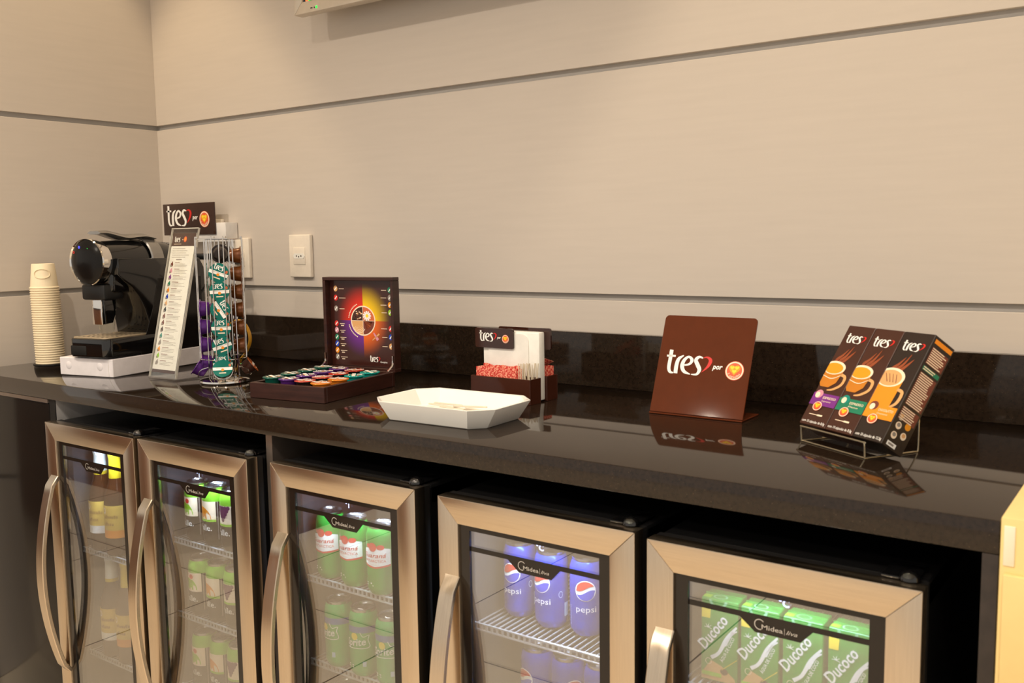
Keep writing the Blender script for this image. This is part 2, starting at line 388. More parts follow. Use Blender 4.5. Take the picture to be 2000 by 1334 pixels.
# ------------------------------------------------------------------ wall fittings
mat('plate_white', (236, 226, 212), 0.35)
mat('hole_dark', (60, 50, 44), 0.6)
def wall_plate(label, x0, x1, z0, z1, socket=True):
    t = thing('wall_socket', label, 'socket', ((x0 + x1) / 2, 0, z0)); w = x1 - x0; h = z1 - z0
    MB().box(-w / 2, w / 2, -0.0135, -0.0005, 0, h, bev=0.003, seg=3).build('cover_plate', 'plate_white', t)
    if socket:
        MB().box(-w * 0.28, w * 0.28, -0.0155, -0.0128, h * 0.30, h * 0.70, bev=0.001).build('insert', 'plate_white', t)
        MB().prism([(-0.018, h * 0.44), (0.018, h * 0.44), (0.024, h * 0.5), (0.018, h * 0.56), (-0.018, h * 0.56), (-0.024, h * 0.5)], -0.0165, -0.0152, 'y').build('socket_face', 'white_gloss', t)
        m = MB()
        for dx in (-0.0095, 0, 0.0095): m.lathe([(0.0001, 0), (0.0024, 0)], 10, '', Matrix.Translation((dx, -0.0168, h * 0.5 - (0.002 if dx == 0 else 0))) @ Matrix.Rotation(math.pi / 2, 4, 'X'))
        m.build('pin_hole', 'hole_dark', t)
    return t
wall_plate('white wall socket plate with nothing plugged in, left of the wooden box lid', 0.623, 0.710, 1.138, 1.259)
wall_plate('white wall socket plate behind the wire carousel with a black plug in it', 0.357, 0.444, 1.133, 1.253)
tag(MB().box(0.236, 0.322, -0.012, -0.0005, 1.19, 1.311, bev=0.003, seg=3).build('switch_plate', 'plate_white'), 'blank white wall plate half hidden by the brown sign', 'wall plate')
t = thing('power_plug', 'black plug and cord in the wall socket behind the carousel', 'plug', (0.405, -0.0172, 1.192))
MB().lathe([(0.0001, 0), (0.017, 0.001), (0.019, 0.012), (0.014, 0.035), (0.007, 0.045), (0.0001, 0.046)], 8, '', Matrix.Rotation(math.pi / 2, 4, 'X')).build('plug_body', 'black_plastic', t)
MB().tube(smooth_line([(0, -0.044, 0), (-0.004, -0.062, -0.006), (-0.02, -0.07, -0.06), (-0.05, -0.06, -0.15), (-0.08, -0.04, -0.22), (-0.10, -0.05, -0.2882)], 5), 0.0035, 8).build('cord', 'black_plastic', t)
# brown sign near the corner
t = thing('wall_sign', 'dark brown hanging sign with white lettering in the wall corner', 'sign', (0.083, -0.05, 1.265))
MB().box(0, 0.257, 0.0, 0.004, 0, 0.097, bev=0.001).build('board', 'dark_acrylic', t)
MB().box(0.02, 0.30, 0.005, 0.048, -0.022, 0.035, bev=0.001).build('backing', 'white_matt', t)
p = Print(frame((0, 0, 0), (1, 0, 0), (0, 0, 1))); full_logo(p, 0.020, 0.026, 0.215); p.build('lettering', None, t)

# television
mat('tv_silver', (206, 196, 182), 0.3, 0.3); mat('tv_dark', (52, 48, 44), 0.5); mat('screen_off', (38, 40, 44), 0.2, emit=0.25)
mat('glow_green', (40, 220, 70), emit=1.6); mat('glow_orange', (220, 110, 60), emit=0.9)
t = thing('television', 'silver framed flat television high on the beige wall', 'television', (0.78, -0.10, 1.830))
m = MB()
m.prism([(0, 0), (0.89, 0), (0.86, 0.03), (0.03, 0.03)], 0, 0.03, 'y', bev=0.002); m.prism([(0, 0), (0.03, 0.03), (0.03, 0.51), (0, 0.54)], 0, 0.03, 'y', bev=0.002)
m.prism([(0.89, 0), (0.89, 0.54), (0.86, 0.51), (0.86, 0.03)], 0, 0.03, 'y', bev=0.002); m.prism([(0, 0.54), (0.03, 0.51), (0.86, 0.51), (0.89, 0.54)], 0, 0.03, 'y', bev=0.002)
m.build('bezel', 'tv_silver', t)
MB().box(0.05, 0.84, 0.012, 0.07, 0.02, 0.50, bev=0.01).build('back_cover', 'tv_dark', t)
MB().box(0.03, 0.86, 0.006, 0.012, 0.03, 0.51).build('screen', 'screen_off', t)
MB().box(0.30, 0.60, 0.07, 0.098, 0.15, 0.40).build('wall_bracket', 'tv_dark', t)
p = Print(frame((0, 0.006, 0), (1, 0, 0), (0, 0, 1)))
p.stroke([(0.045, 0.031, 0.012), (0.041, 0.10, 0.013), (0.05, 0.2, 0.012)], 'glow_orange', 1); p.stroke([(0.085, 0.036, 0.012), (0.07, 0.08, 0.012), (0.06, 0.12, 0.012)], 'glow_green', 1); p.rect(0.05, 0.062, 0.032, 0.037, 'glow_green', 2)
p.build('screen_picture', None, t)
p = Print(frame((0, 0, 0), (1, 0, 0), (0, 0, 1))); p.disc(0.085, 0.010, 0.0035, 0.0035, 'glow_green', 1); p.rect(0.062, 0.070, 0.009, 0.0115, 'ink_black', 1); p.disc(0.077, 0.010, 0.002, 0.002, 'ink_black', 1); p.build('power_light', None, t)

# ------------------------------------------------------------------ drinks coolers
def steel(name, stretch):
    m = mat(name, (211, 195, 174), 0.24, 1.0, var=0.05, scale=30, stretch=stretch, bump=0.02); m.node_tree.nodes['Principled BSDF'].inputs['Anisotropic'].default_value = 0.4; return m
steel('steel_h', (0.4, 1, 16)); steel('steel_v', (16, 1, 0.4))
mat('cooler_black', (14, 14, 15), 0.3); mat('gasket', (22, 21, 21), 0.5); mat('liner', (66, 66, 70), 0.5); mat('wire_white', (190, 192, 196), 0.3, 0.3)
mat('led', (190, 210, 255), emit=9.0); mat('digit', (190, 200, 255), emit=5.0); mat('border_black', (30, 25, 22), 0.12); mat('brand_silver', (200, 196, 190), 0.35, 0.3)
thin_glass('cooler_glass', (234, 236, 236), 0.205)
W = 0.370; FW = 0.042
def make_cooler(label, x, zt, shelves, digits, led_w, led_e=1.3):
    t = thing('drinks_cooler', label, 'refrigerator', (x, -0.681, 0), 0, 'drinks coolers under the counter')
    zb = 0.045; H0 = zt - 0.008
    b = MB(); a0, a1, y0, y1 = 0.003, W - 0.003, 0.046, 0.50
    b.box(a0, a0 + 0.018, y0, y1, 0.02, H0); b.box(a1 - 0.018, a1, y0, y1, 0.02, H0); b.box(a0, a1, y0, y1, H0 - 0.03, H0 + 0.006, bev=0.003); b.box(a0, a1, y0, y1, 0.02, 0.08); b.box(a0, a1, y1 - 0.03, y1, 0.02, H0)
    for fx in (0.03, W - 0.03):
        for fy in (0.08, 0.46): b.lathe([(0.0001, 0.0), (0.014, 0.0), (0.012, 0.021)], 10, '', Matrix.Translation((fx, fy, 0)))
    b.build('body', 'cooler_black', t)
    l = MB(); i0, i1, j0, j1, k0, k1 = a0 + 0.0185, a1 - 0.0185, y0 + 0.002, y1 - 0.031, 0.0805, H0 - 0.0305
    l.add([(i0, j0, k0), (i1, j0, k0), (i1, j1, k0), (i0, j1, k0), (i0, j0, k1), (i1, j0, k1), (i1, j1, k1), (i0, j1, k1)], [(0, 1, 2, 3), (7, 6, 5, 4), (0, 3, 7, 4), (2, 1, 5, 6), (3, 2, 6, 7)])
    l.build('liner', 'liner', t)
    for z in shelves:
        s = MB(); n = 28
        for i in range(n + 1):
            px = i0 + 0.004 + (i1 - i0 - 0.008) * i / n
            s.tube([(px, 0.066, z - 0.0015), (px, 0.44, z - 0.0015)], 0.0014, 4)
            s.box(px - 0.0018, px + 0.0018, 0.0635, 0.0665, z - 0.011, z - 0.001)
        s.tube([(i0 + 0.001, 0.065, z), (i1 - 0.001, 0.065, z)], 0.0022, 6); s.tube([(i0 + 0.001, 0.065, z - 0.011), (i1 - 0.001, 0.065, z - 0.011)], 0.0022, 6); s.tube([(i0 + 0.001, 0.30, z - 0.0045), (i1 - 0.001, 0.30, z - 0.0045)], 0.002, 6)
        s.build('shelf', 'wire_white', t)
    MB().box(W / 2 - led_w / 2, W / 2 + led_w / 2, 0.052, 0.062, k1 - 0.010, k1 - 0.001, bev=0.002).build('led_strip', 'led', t)
    ld = bpy.data.lights.new('cooler_led', 'AREA'); ld.shape = 'RECTANGLE'; ld.size = led_w; ld.size_y = 0.012; ld.energy = led_e; ld.color = (0.70, 0.82, 1.0)
    lo = bpy.data.objects.new('cooler_led_lamp', ld); C.objects.link(lo); lo.location = (W / 2, 0.057, k1 - 0.012); lo.parent = t
    # door
    d = MB(); d.box(0.001, FW, 0.0275, 0.041, zb, zt - 0.001); d.box(W - FW, W - 0.001, 0.0275, 0.041, zb, zt - 0.001); d.box(FW, W - FW, 0.0275, 0.041, zt - FW, zt - 0.001); d.box(FW, W - FW, 0.0275, 0.041, zb, zb + FW)
    door = d.build('door', 'gasket', t)
    for pts, m in (([(0, zt), (FW, zt - FW), (W - FW, zt - FW), (W, zt)], 'steel_h'), ([(0, zb), (W, zb), (W - FW, zb + FW), (FW, zb + FW)], 'steel_h'),
                   ([(0, zb), (FW, zb + FW), (FW, zt - FW), (0, zt)], 'steel_v'), ([(W, zb), (W, zt), (W - FW, zt - FW), (W - FW, zb + FW)], 'steel_v')):
        MB().prism(pts, 0.0, 0.027, 'y', bev=0.0012).build('frame_bar', m, door)
    MB().box(FW, W - FW, 0.008, 0.012, zb + FW, zt - FW).build('glass_pane', 'cooler_glass', door)
    g0, g1, gb, gt = FW, W - FW, zb + FW, zt - FW
    pr = MB(); yy0, yy1 = 0.0050, 0.0078
    pr.box(g0, g0 + 0.020, yy0, yy1, gb, gt); pr.box(g1 - 0.020, g1, yy0, yy1, gb, gt); pr.box(g0 + 0.020, g1 - 0.020, yy0, yy1, gt - 0.009, gt); pr.box(g0 + 0.020, g1 - 0.020, yy0, yy1, gb, gb + 0.02)
    pr.build('pane_border', 'border_black', door)
    zs_ = gt - 0.036; c = W / 2
    ps = Print(frame((0, 0.0082, 0), (1, 0, 0), (0, 0, 1))); ps.poly([(g0 + 0.02, zs_), (g0 + 0.02, zs_ - 0.008), (c - 0.048, zs_ - 0.008), (c - 0.026, zs_ - 0.0255), (c + 0.036, zs_ - 0.0255), (c + 0.052, zs_ - 0.008), (g1 - 0.02, zs_ - 0.008), (g1 - 0.02, zs_)][::-1], 'border_black', 0); ps.build('brand_strip', None, door)
    p = Print(frame((0, 0.0076, 0), (1, 0, 0), (0, 0, 1)))
    p.disc(c - 0.0195, zs_ - 0.0130, 0.0075, 0.0075, 'brand_silver', 1, 20, 1, 40, 290, 0.84)
    p.text('Midea', c - 0.0165, zs_ - 0.0185, 0.0066, 'brand_silver', 2, 0.0, 0.004, w=0.029); p.rect(c + 0.0145, c + 0.0150, zs_ - 0.020, zs_ - 0.011, 'brand_silver', 2); p.text('liva', c + 0.017, zs_ - 0.0185, 0.0058, 'brand_silver', 2, 0.35, 0.0, w=0.015)
    p.build('lettering', None, door)
    p = Print(frame((0, 0.014, 0), (1, 0, 0), (0, 0, 1))); p.text(digits, c + 0.004, gt - 0.020, 0.010, 'digit', 1, bold=0.02); p.build('display', None, door)
    p = Print(frame((0, 0.014, 0), (1, 0, 0), (0, 0, 1))); p.rect(g1 - 0.012, g1 - 0.003, gt - 0.0085, gt - 0.005, 'brand_silver', 25); p.build('indicator', None, door)
    # handle: flat bar bowed outward
    za, zc = 0.190, 0.680; L = []
    for i in range(25):
        q = i / 24; L.append((0.028, -0.044 * math.sin(math.pi * q) ** 0.85 - 0.004 if 0 < q < 1 else 0.004, za + (zc - za) * q))
    vs = []; fs = []
    for i, (hx, hy, hz) in enumerate(L):
        a = L[max(i - 1, 0)]; e = L[min(i + 1, 24)]; tv = Vector((0, e[1] - a[1], e[2] - a[2])).normalized(); nv = Vector((0, -tv.z, tv.y))
        for sx, sn in ((-0.015, 0.005), (0.015, 0.005), (0.015, -0.005), (-0.015, -0.005)): vs.append(Vector((hx + sx, hy, hz)) + nv * sn)
    for i in range(24):
        for k in range(4): fs.append((i * 4 + k, i * 4 + (k + 1) % 4, i * 4 + 4 + (k + 1) % 4, i * 4 + 4 + k))
    fs += [(0, 3, 2, 1), (96, 97, 98, 99)]
    bm = bmesh.new(); bv = [bm.verts.new(v) for v in vs]; [bm.faces.new([bv[i] for i in f]) for f in fs]
    bmesh.ops.recalc_face_normals(bm, faces=bm.faces[:])
    ed = [e for e in bm.edges if abs(e.verts[0].co.x - e.verts[1].co.x) < 1e-6 and abs(e.verts[0].co.z - e.verts[1].co.z) > 0.012]
    bmesh.ops.bevel(bm, geom=ed, offset=0.0015, segments=1, affect='EDGES')
    MB().bm(bm).build('handle', 'steel_v', door, angle=40)
    # hinge
    h = MB(); h.box(W - 0.055, W - 0.012, 0.025, 0.09, zt + 0.001, zt + 0.004, bev=0.001); h.lathe([(0.013, 0), (0.0125, 0.004), (0.009, 0.0085), (0.004, 0.0105), (0.0001, 0.011)], 16, '', Matrix.Translation((W - 0.022, 0.030, zt + 0.002)))
    h.build('hinge_cap', 'black_gloss', t)
    return t
make_cooler('steel framed drinks cooler stocked with dark beer bottles', 0.483, 0.8125, (0.485, 0.216), '°C', 0.10)
make_cooler('steel framed drinks cooler stocked with black and lime juice cans', 0.870, 0.8140, (0.578, 0.405, 0.232), '°1', 0.16)
make_cooler('steel framed drinks cooler stocked with green soda cans', 1.310, 0.8170, (0.578, 0.405, 0.232), '°1', 0.20)
make_cooler('steel framed drinks cooler stocked with blue cola cans', 1.731, 0.8145, (0.578, 0.405, 0.232), '°C', 0.20)
make_cooler('steel framed drinks cooler stocked with green coconut water cartons', 2.1205, 0.8095, (0.578, 0.405, 0.232), '°C', 0.20, 0.6)

# ------------------------------------------------------------------ cans, bottles, cartons
mat('can_silver', (205, 205, 208), 0.22, 1.0); mat('can_green', (44, 168, 60), 0.25, 0.4); mat('can_sprite', (60, 190, 96), 0.25, 0.4); mat('can_pepsi', (24, 62, 190), 0.25, 0.4); mat('can_black', (26, 24, 24), 0.35)
mat('can_spriteblue', (70, 120, 190), 0.25, 0.4); mat('can_lime', (130, 200, 50), 0.3, 0.2)
CR, CH = 0.029, 0.132
def make_can(name, label, group, body, draw, top=None):
    t = thing(name, label, 'can', (0, 0, 0), 0, group)
    MB().lathe([(0.0001, 0.004), (0.020, 0.0035), (0.0225, 0.0), (0.0245, 0.003), (0.0285, 0.010), (CR, 0.014), (CR, 0.100)] + ([] if top else [(CR, 0.112), (0.0262, 0.1225), (0.0242, 0.1262)]), 28, body).build('body', None, t)
    if top: MB().lathe([(CR, 0.100), (CR, 0.112), (0.0262, 0.1225), (0.0242, 0.1262)], 28, top).build('shoulder', None, t)
    MB().lathe([(0.0240, 0.1262), (0.0252, 0.1295), (0.0248, 0.1316), (0.0238, 0.132), (0.0228, 0.1290), (0.0215, 0.1275), (0.0001, 0.1275)], 24, 'can_silver').build('lid', None, t)
    MB().box(-0.0065, 0.0065, -0.010, 0.008, 0.1277, 0.1290, 'can_silver', None, 0.0006, 1).build('tab', None, t)
    p = Print(cyl=(CR, -math.pi / 2)); draw(p); p.build('print', None, t)
    if body == 'can_green': p = Print(cyl=(CR, -math.pi / 2)); p.bars(-0.022, 0.024, 0.020, 2, 0.004, 0.0022, 'ink_white'); p.build('small_print', None, t)
    return t
def d_pepsi(p):
    p.disc(0, 0.080, 0.0175, 0.0175, 'ink_white', 1, 28, 2)
    c_ = lambda u: math.sqrt(max(0.0, 0.016 ** 2 - u * u)); wave = lambda u: 0.0030 * math.sin(u / 0.016 * 2.6)
    p.band(-0.016, 0.016, lambda u: 0.0835 + wave(u) + 0.12 * u, lambda u: 0.080 + c_(u), 'ink_red', 3, 16)
    p.band(-0.016, 0.016, lambda u: 0.080 - c_(u), lambda u: 0.0775 + wave(u) + 0.12 * u, 'ink_pepsi', 3, 16)
    p.text('pepsi', -0.016, 0.044, 0.0105, 'ink_white', 2, 0.0, 0.0, w=0.034)
    p.disc(0.036, 0.060, 0.004, 0.006, 'ink_paleblue', 1, 14, 1, 0, 360, 0.8); p.rect(0.044, 0.056, 0.020, 0.044, 'ink_paleblue', 1, 4)
    for i in range(10): p.rect(-0.030, -0.0285, 0.018 + i * 0.0035, 0.020 + i * 0.0035, 'ink_paleblue', 1)
def d_sprite(p):
    p.rect(-0.075, 0.075, 0.088, 0.1005, 'can_spriteblue', 0, 24)
    p.disc(-0.002, 0.081, 0.0072, 0.0072, 'ink_yellow', 2, 20, 2)
    p.text('Sprite', -0.024, 0.060, 0.0145, 'ink_white', 2, 0.2, 0.02, w=0.046, rot=0.12)
    p.stroke([(-0.026, 0.056, 0.0016), (0.0, 0.058, 0.0016), (0.027, 0.060, 0.0016), (0.025, 0.075, 0.0016), (0.027, 0.084, 0.0014), (0.016, 0.081, 0.0014), (0.010, 0.090, 0.0012)], 'ink_white', 2)
    p.rect(0.014, 0.021, 0.022, 0.032, 'ink_paleblue', 1, 3); p.bars(-0.02, 0.024, 0.018, 2, 0.004, 0.0022, 'ink_white')
def d_guarana(p):
    p.poly([(-0.027, 0.064), (-0.030, 0.090), (-0.016, 0.094), (0.010, 0.092), (0.024, 0.086), (0.031, 0.072), (0.028, 0.062), (0, 0.058)], 'ink_white', 1) if False else None
    n = 18
    top = [(-0.031 + 0.062 * i / n, 0.086 + 0.007 * math.sin(math.pi * (i / n) * 0.9)) for i in range(n + 1)]; bot = [(-0.031 + 0.062 * i / n, 0.056 + 0.004 * abs(i / n - 0.5) * 2) for i in range(n + 1)]
    vs = [q for ab in zip(bot, top) for q in ab]; p.raw(vs, [(2 * i, 2 * i + 2, 2 * i + 3, 2 * i + 1) for i in range(n)], 'ink_white', 1)
    vs = [q for a, b in bot for q in ((a, b - 0.0035), (a, b))]; p.raw(vs, [(2 * i, 2 * i + 2, 2 * i + 3, 2 * i + 1) for i in range(n)], 'ink_red', 1)
    p.disc(-0.004, 0.093, 0.0085, 0.0085, 'ink_red', 2, 18, 2); p.disc(0.012, 0.093, 0.0075, 0.0050, 'ink_red', 2, 14, 2); p.disc(-0.014, 0.095, 0.005, 0.004, 'ink_red', 2, 12)
    p.text('Guaraná', -0.027, 0.0735, 0.0085, 'ink_red', 3, 0.3, 0.01, w=0.050); p.text('ANTARCTICA', -0.024, 0.0645, 0.0050, 'ink_badge_red', 3, 0, 0.0, w=0.046)
def d_juice(fruit):
    def f(p):
        p.rect(-0.032, 0.026, 0.058, 0.1005, 'ink_cream', 0, 12)
        if fruit == 'orange':
            p.disc(-0.006, 0.062, 0.022, 0.026, 'ink_lime', 1, 18, 2, 0, 180); p.rect(-0.032, -0.012, 0.082, 0.1005, 'ink_badge_red', 1, 4); p.disc(0.002, 0.092, 0.007, 0.007, 'ink_cream', 2, 16); p.disc(0.002, 0.092, 0.0055, 0.0055, 'ink_red', 3, 16)
        elif fruit == 'mango':
            p.disc(-0.010, 0.060, 0.026, 0.028, 'ink_orange', 1, 18, 2, 0, 180); p.disc(-0.022, 0.092, 0.010, 0.008, 'ink_gold', 2, 14, 1, 0, 360, 0.7); p.rect(-0.032, 0.026, 0.056, 0.061, 'ink_lime', 2, 10)
        else:
            for r_ in range(5):
                for q_ in range(5 - r_): p.disc(-0.014 + q_ * 0.007 + r_ * 0.0035, 0.096 - r_ * 0.0065, 0.0045, 0.0045, 'ink_grape', 1, 10)
            p.rect(-0.032, 0.026, 0.056, 0.061, 'ink_lime', 2, 10)
        p.text('Valle.', -0.024, 0.036, 0.0135, 'ink_white', 2, 0, 0.01, w=0.040); p.bars(-0.020, 0.030, 0.020, 2, 0.004, 0.0016, 'ink_grey')
        p.rect(0.029, 0.031, 0.016, 0.1005, 'ink_grey', 1); p.bars(0.036, 0.098, 0.014, 18, 0.0042, 0.0018, 'ink_grey')
    return f
def place(first, spots, label=None):
    """puts the thing at the first spot and copies of it at the others"""
    first.location = spots[0][:3]; first.rotation_euler = (0, 0, spots[0][3] if len(spots[0]) > 3 else 0)
    for s in spots[1:]:
        o = dup(first); o.location = s[:3]; o.rotation_euler = (0, 0, s[3] if len(s) > 3 else 0)
        if label: o['label'] = label
Z1, Z2, Z3 = 0.5804, 0.4074, 0.2344
X2, X3, X4 = 0.870, 1.310, 1.731
for fruit, dx, yy, lab in (('orange', 0.082, -0.592, 'black juice can with lime and red fruit panel'), ('mango', 0.146, -0.592, 'black juice can with golden mango panel'), ('grape', 0.210, -0.594, 'black juice can with purple grape panel')):
    f = None
    for k, (z, sh) in enumerate(((Z1, 'top'), (Z2, 'middle'), (Z3, 'bottom'))):
        l = lab + ', %s shelf of the juice cooler' % sh
        if f is None: f = make_can('juice_can', l, 'juice cans in the cooler', 'can_black', d_juice(fruit), 'can_lime'); o = f
        else: o = dup(f, None, l)
        o.location = (X2 + dx, yy, z)
f = make_can('soda_can', 'green guarana soda can with white banner on the top shelf', 'guarana cans in the green soda cooler', 'can_green', d_guarana)
place(f, [(X3 + 0.066, -0.592, Z1, 0.25), (X3 + 0.138, -0.597, Z1, 0.2), (X3 + 0.212, -0.600, Z1, 0.25)])
f = make_can('soda_can', 'green lemon soda can with yellow dot below the guarana cans', 'lemon soda cans in the green soda cooler', 'can_sprite', d_sprite)
place(f, [(X3 + 0.088, -0.598, Z2, -0.25), (X3 + 0.158, -0.600, Z2, 0.15), (X3 + 0.230, -0.602, Z2, 0.2)])
f2 = dup(f, None, 'green lemon soda can on the bottom shelf of the green soda cooler'); place(f2, [(X3 + 0.100, -0.595, Z3), (X3 + 0.175, -0.598, Z3)])
f = make_can('cola_can', 'blue cola can standing on the top shelf of its cooler', 'cola cans in the cooler', 'can_pepsi', d_pepsi)
place(f, [(X4 + 0.066, -0.540, Z1, 0.05), (X4 + 0.139, -0.550, Z1, -0.1), (X4 + 0.207, -0.545, Z1, 0.45)])
f2 = dup(f, None, 'blue cola can standing on the middle shelf of its cooler'); place(f2, [(X4 + 0.115, -0.560, Z2, -0.3), (X4 + 0.178, -0.560, Z2, 0.9), (X4 + 0.240, -0.556, Z2, 0.3)])

mat('bottle_brown', (58, 30, 12), 0.06, spec=0.6, coat=0.5); mat('foil_yellow', (226, 196, 40), 0.3, 0.2); mat('foil_white', (232, 232, 226), 0.3, 0.1); mat('label_yellow', (228, 190, 84), 0.5)
def make_bottle(label, neck):
    t = thing('beer_bottle', label, 'bottle', (0, 0, 0), 0, 'beer bottles in the cooler')
    MB().lathe([(0.0001, 0.003), (0.027, 0.0), (0.0305, 0.004), (0.031, 0.010), (0.031, 0.130), (0.0285, 0.150), (0.020, 0.172), (0.0150, 0.192), (0.0138, 0.215), (0.0130, 0.240), (0.0140, 0.243), (0.0135, 0.247), (0.0001, 0.2475)], 26).build('glass_body', 'bottle_brown', t)
    MB().lathe([(0.0155, 0.192), (0.0146, 0.215), (0.0140, 0.238), (0.0152, 0.241), (0.0152, 0.247), (0.0130, 0.2505), (0.0001, 0.251)], 20).build('neck_foil', 'foil_white' if neck == 'w' else 'foil_yellow', t)
    p = Print(cyl=(0.0156, -math.pi / 2)); p.rect(-0.048, 0.048, 0.186, 0.197, 'foil_yellow', 0, 18); p.build('neck_band', None, t)
    p = Print(cyl=(0.031, -math.pi / 2)); p.rect(-0.035, 0.050, 0.045, 0.125, 'label_yellow', 0, 16); p.rect(-0.035, 0.050, 0.045, 0.064, 'ink_white' if neck == 'w' else 'ink_orange', 1, 16)
    p.disc(-0.018, 0.112, 0.006, 0.008, 'ink_cream', 1, 14, 1, 0, 360, 0.55)
    for i, (q, n_) in enumerate(((0.094, 7), (0.076, 5))):
        for k in range(n_):
            hh = 0.0085 if k % 4 == 1 else 0.0060
            for d_ in (0.0, 0.0022): p.rect(-0.016 + k * 0.0052 + d_, -0.0150 + k * 0.0052 + d_, q, q + hh, 'ink_maroon', 2)
            p.rect(-0.016 + k * 0.0052, -0.0128 + k * 0.0052, q + (0.0052 if k % 2 else 0.0), q + (0.0060 if k % 2 else 0.0008), 'ink_maroon', 2)
    p.bars(-0.010, 0.057, 0.022, 1, 0.004, 0.003, 'ink_grey'); p.build('paper_label', None, t)
    return t
f = make_bottle('brown bottle with white neck foil on upper shelf of the bottle cooler', 'w'); f.location = (0.562, -0.592, 0.4874); f.rotation_euler.z = 0.4
o = dup(f, None, 'brown bottle with white neck foil on lower shelf of the bottle cooler'); o.location = (0.584, -0.592, 0.2184)
f = make_bottle('brown bottle with yellow neck foil on upper shelf of the bottle cooler', 'y'); f.location = (0.632, -0.594, 0.4874); f.rotation_euler.z = 0.4
o = dup(f, None, 'brown bottle with yellow neck foil on lower shelf of the bottle cooler'); o.location = (0.654, -0.594, 0.2184)

mat('carton_green', (44, 150, 54), 0.35); mat('carton_lightgreen', (140, 200, 150), 0.35)
def make_carton():
    t = thing('drink_carton', 'green coconut water carton with slanted white lettering in the cooler', 'carton', (0, 0, 0), 0, 'coconut water cartons in the cooler')
    w_, d_, h_ = 0.056, 0.040, 0.126
    MB().box(-w_ / 2, w_ / 2, 0, d_, 0, h_, bev=0.0012, seg=1).build('pack', 'carton_green', t)
    MB().box(-w_ / 2, w_ / 2, d_ / 2 - 0.001, d_ / 2 + 0.001, h_, h_ + 0.002).build('seam', 'carton_green', t)
    p = Print(frame((0, 0, 0), (1, 0, 0), (0, 0, 1)))
    p.disc(-0.002, h_ - 0.001, 0.014, 0.012, 'carton_lightgreen', 1, 16, 1, 180, 360, 0.72); p.poly([(-0.027, h_ - 0.030), (-0.027, h_ - 0.013), (-0.013, h_ - 0.014), (-0.014, h_ - 0.030)], 'ink_yellow', 1)
    p.text('Ducoco', -0.021, 0.046, 0.0170, 'ink_white', 3, 0.1, 0.02, w=0.062, rot=math.radians(55))
    p.stroke([(-0.012, 0.036, 0.006), (0.000, 0.046, 0.005), (0.012, 0.070, 0.006), (0.0265, 0.090, 0.003)], 'ink_white', 2); p.stroke([(0.010, 0.058, 0.002), (0.018, 0.076, 0.003), (0.027, 0.084, 0.002)], 'ink_white', 2)
    p.text('ÁGUA DE COCO', 0.006, 0.032, 0.0052, 'ink_white', 3, 0, 0.01, w=0.044, rot=math.radians(66))
    p.poly([(-0.027, 0.010), (-0.012, 0.032), (0.004, 0.026), (0.024, 0.010), (0.026, 0.002), (-0.027, 0.002)], 'ink_tan', 1); p.disc(0.008, 0.018, 0.006, 0.005, 'ink_brown', 2, 12); p.rect(-0.026, 0.004, 0.008, 0.014, 'ink_lime', 3)
    p.stroke([(0.004, 0.020, 0.001), (0.027, 0.040, 0.001)], 'ink_yellow', 2); p.disc(-0.016, 0.030, 0.005, 0.005, 'ink_cream', 2, 14, 1, 0, 360, 0.85)
    for a in range(-20, 230, 50): p.stroke([(-0.017, 0.082, 0.0012), (-0.017 + 0.006 * math.cos(math.radians(a)), 0.082 + 0.006 * math.sin(math.radians(a)), 0.0006)], 'ink_white', 2, 2)
    p.build('print', None, t)
    p = Print(frame((0, 0, h_), (1, 0, 0), (0, 1, 0))); p.disc(-0.002, 0.011, 0.011, 0.008, 'carton_lightgreen', 1, 20, 1, 0, 360, 0.75); p.poly([(-0.027, 0.003), (-0.015, 0.003), (-0.015, 0.014), (-0.027, 0.014)], 'ink_lime', 1); p.build('top_print', None, t)
    return t
place(make_carton(), [(2.195, -0.595, Z1, 0.05), (2.257, -0.597, Z1, 0.02), (2.320, -0.600, Z1, 0.0), (2.384, -0.603, Z1, -0.03)])

# ------------------------------------------------------------------ cups
mat('paper_cup', (244, 228, 196), 0.55, var=0.02); mat('cup_emboss', (238, 222, 190), 0.5)
CUPX, CUPY = 0.100, -0.452
tag(MB().lathe([(0.0001, 0.0), (0.044, 0.0), (0.0455, 0.002), (0.0455, 0.005), (0.0001, 0.005)], 32).build('cup_coaster', 'black_plastic', None, loc=(CUPX, CUPY, ZC + 0.0003)), 'flat black round mat under the stack of paper cups', 'coaster')
def cup_mesh():
    m = MB(); h = 0.070   # upside down: open rim below
    m.lathe([(0.0372, 0.0), (0.0390, 0.0015), (0.0392, 0.0032), (0.0374, 0.0045), (0.0362, 0.0060), (0.0300, h - 0.002), (0.0290, h), (0.0275, h), (0.0270, h - 0.003), (0.0001, h - 0.003)], 32)
    m.lathe([(0.0372, 0.0), (0.0361, 0.0050), (0.0298, h - 0.006), (0.0001, h - 0.006)], 32)
    m.fixn = False
    return m
N_CUP = 33; PITCH = 0.00665
cup0 = tag(cup_mesh().build('paper_cup', 'paper_cup'), 'white paper cup in the tall upside down stack', 'cup', 'stacked paper cups'); cup0.location = (CUPX, CUPY, ZC + 0.0055)
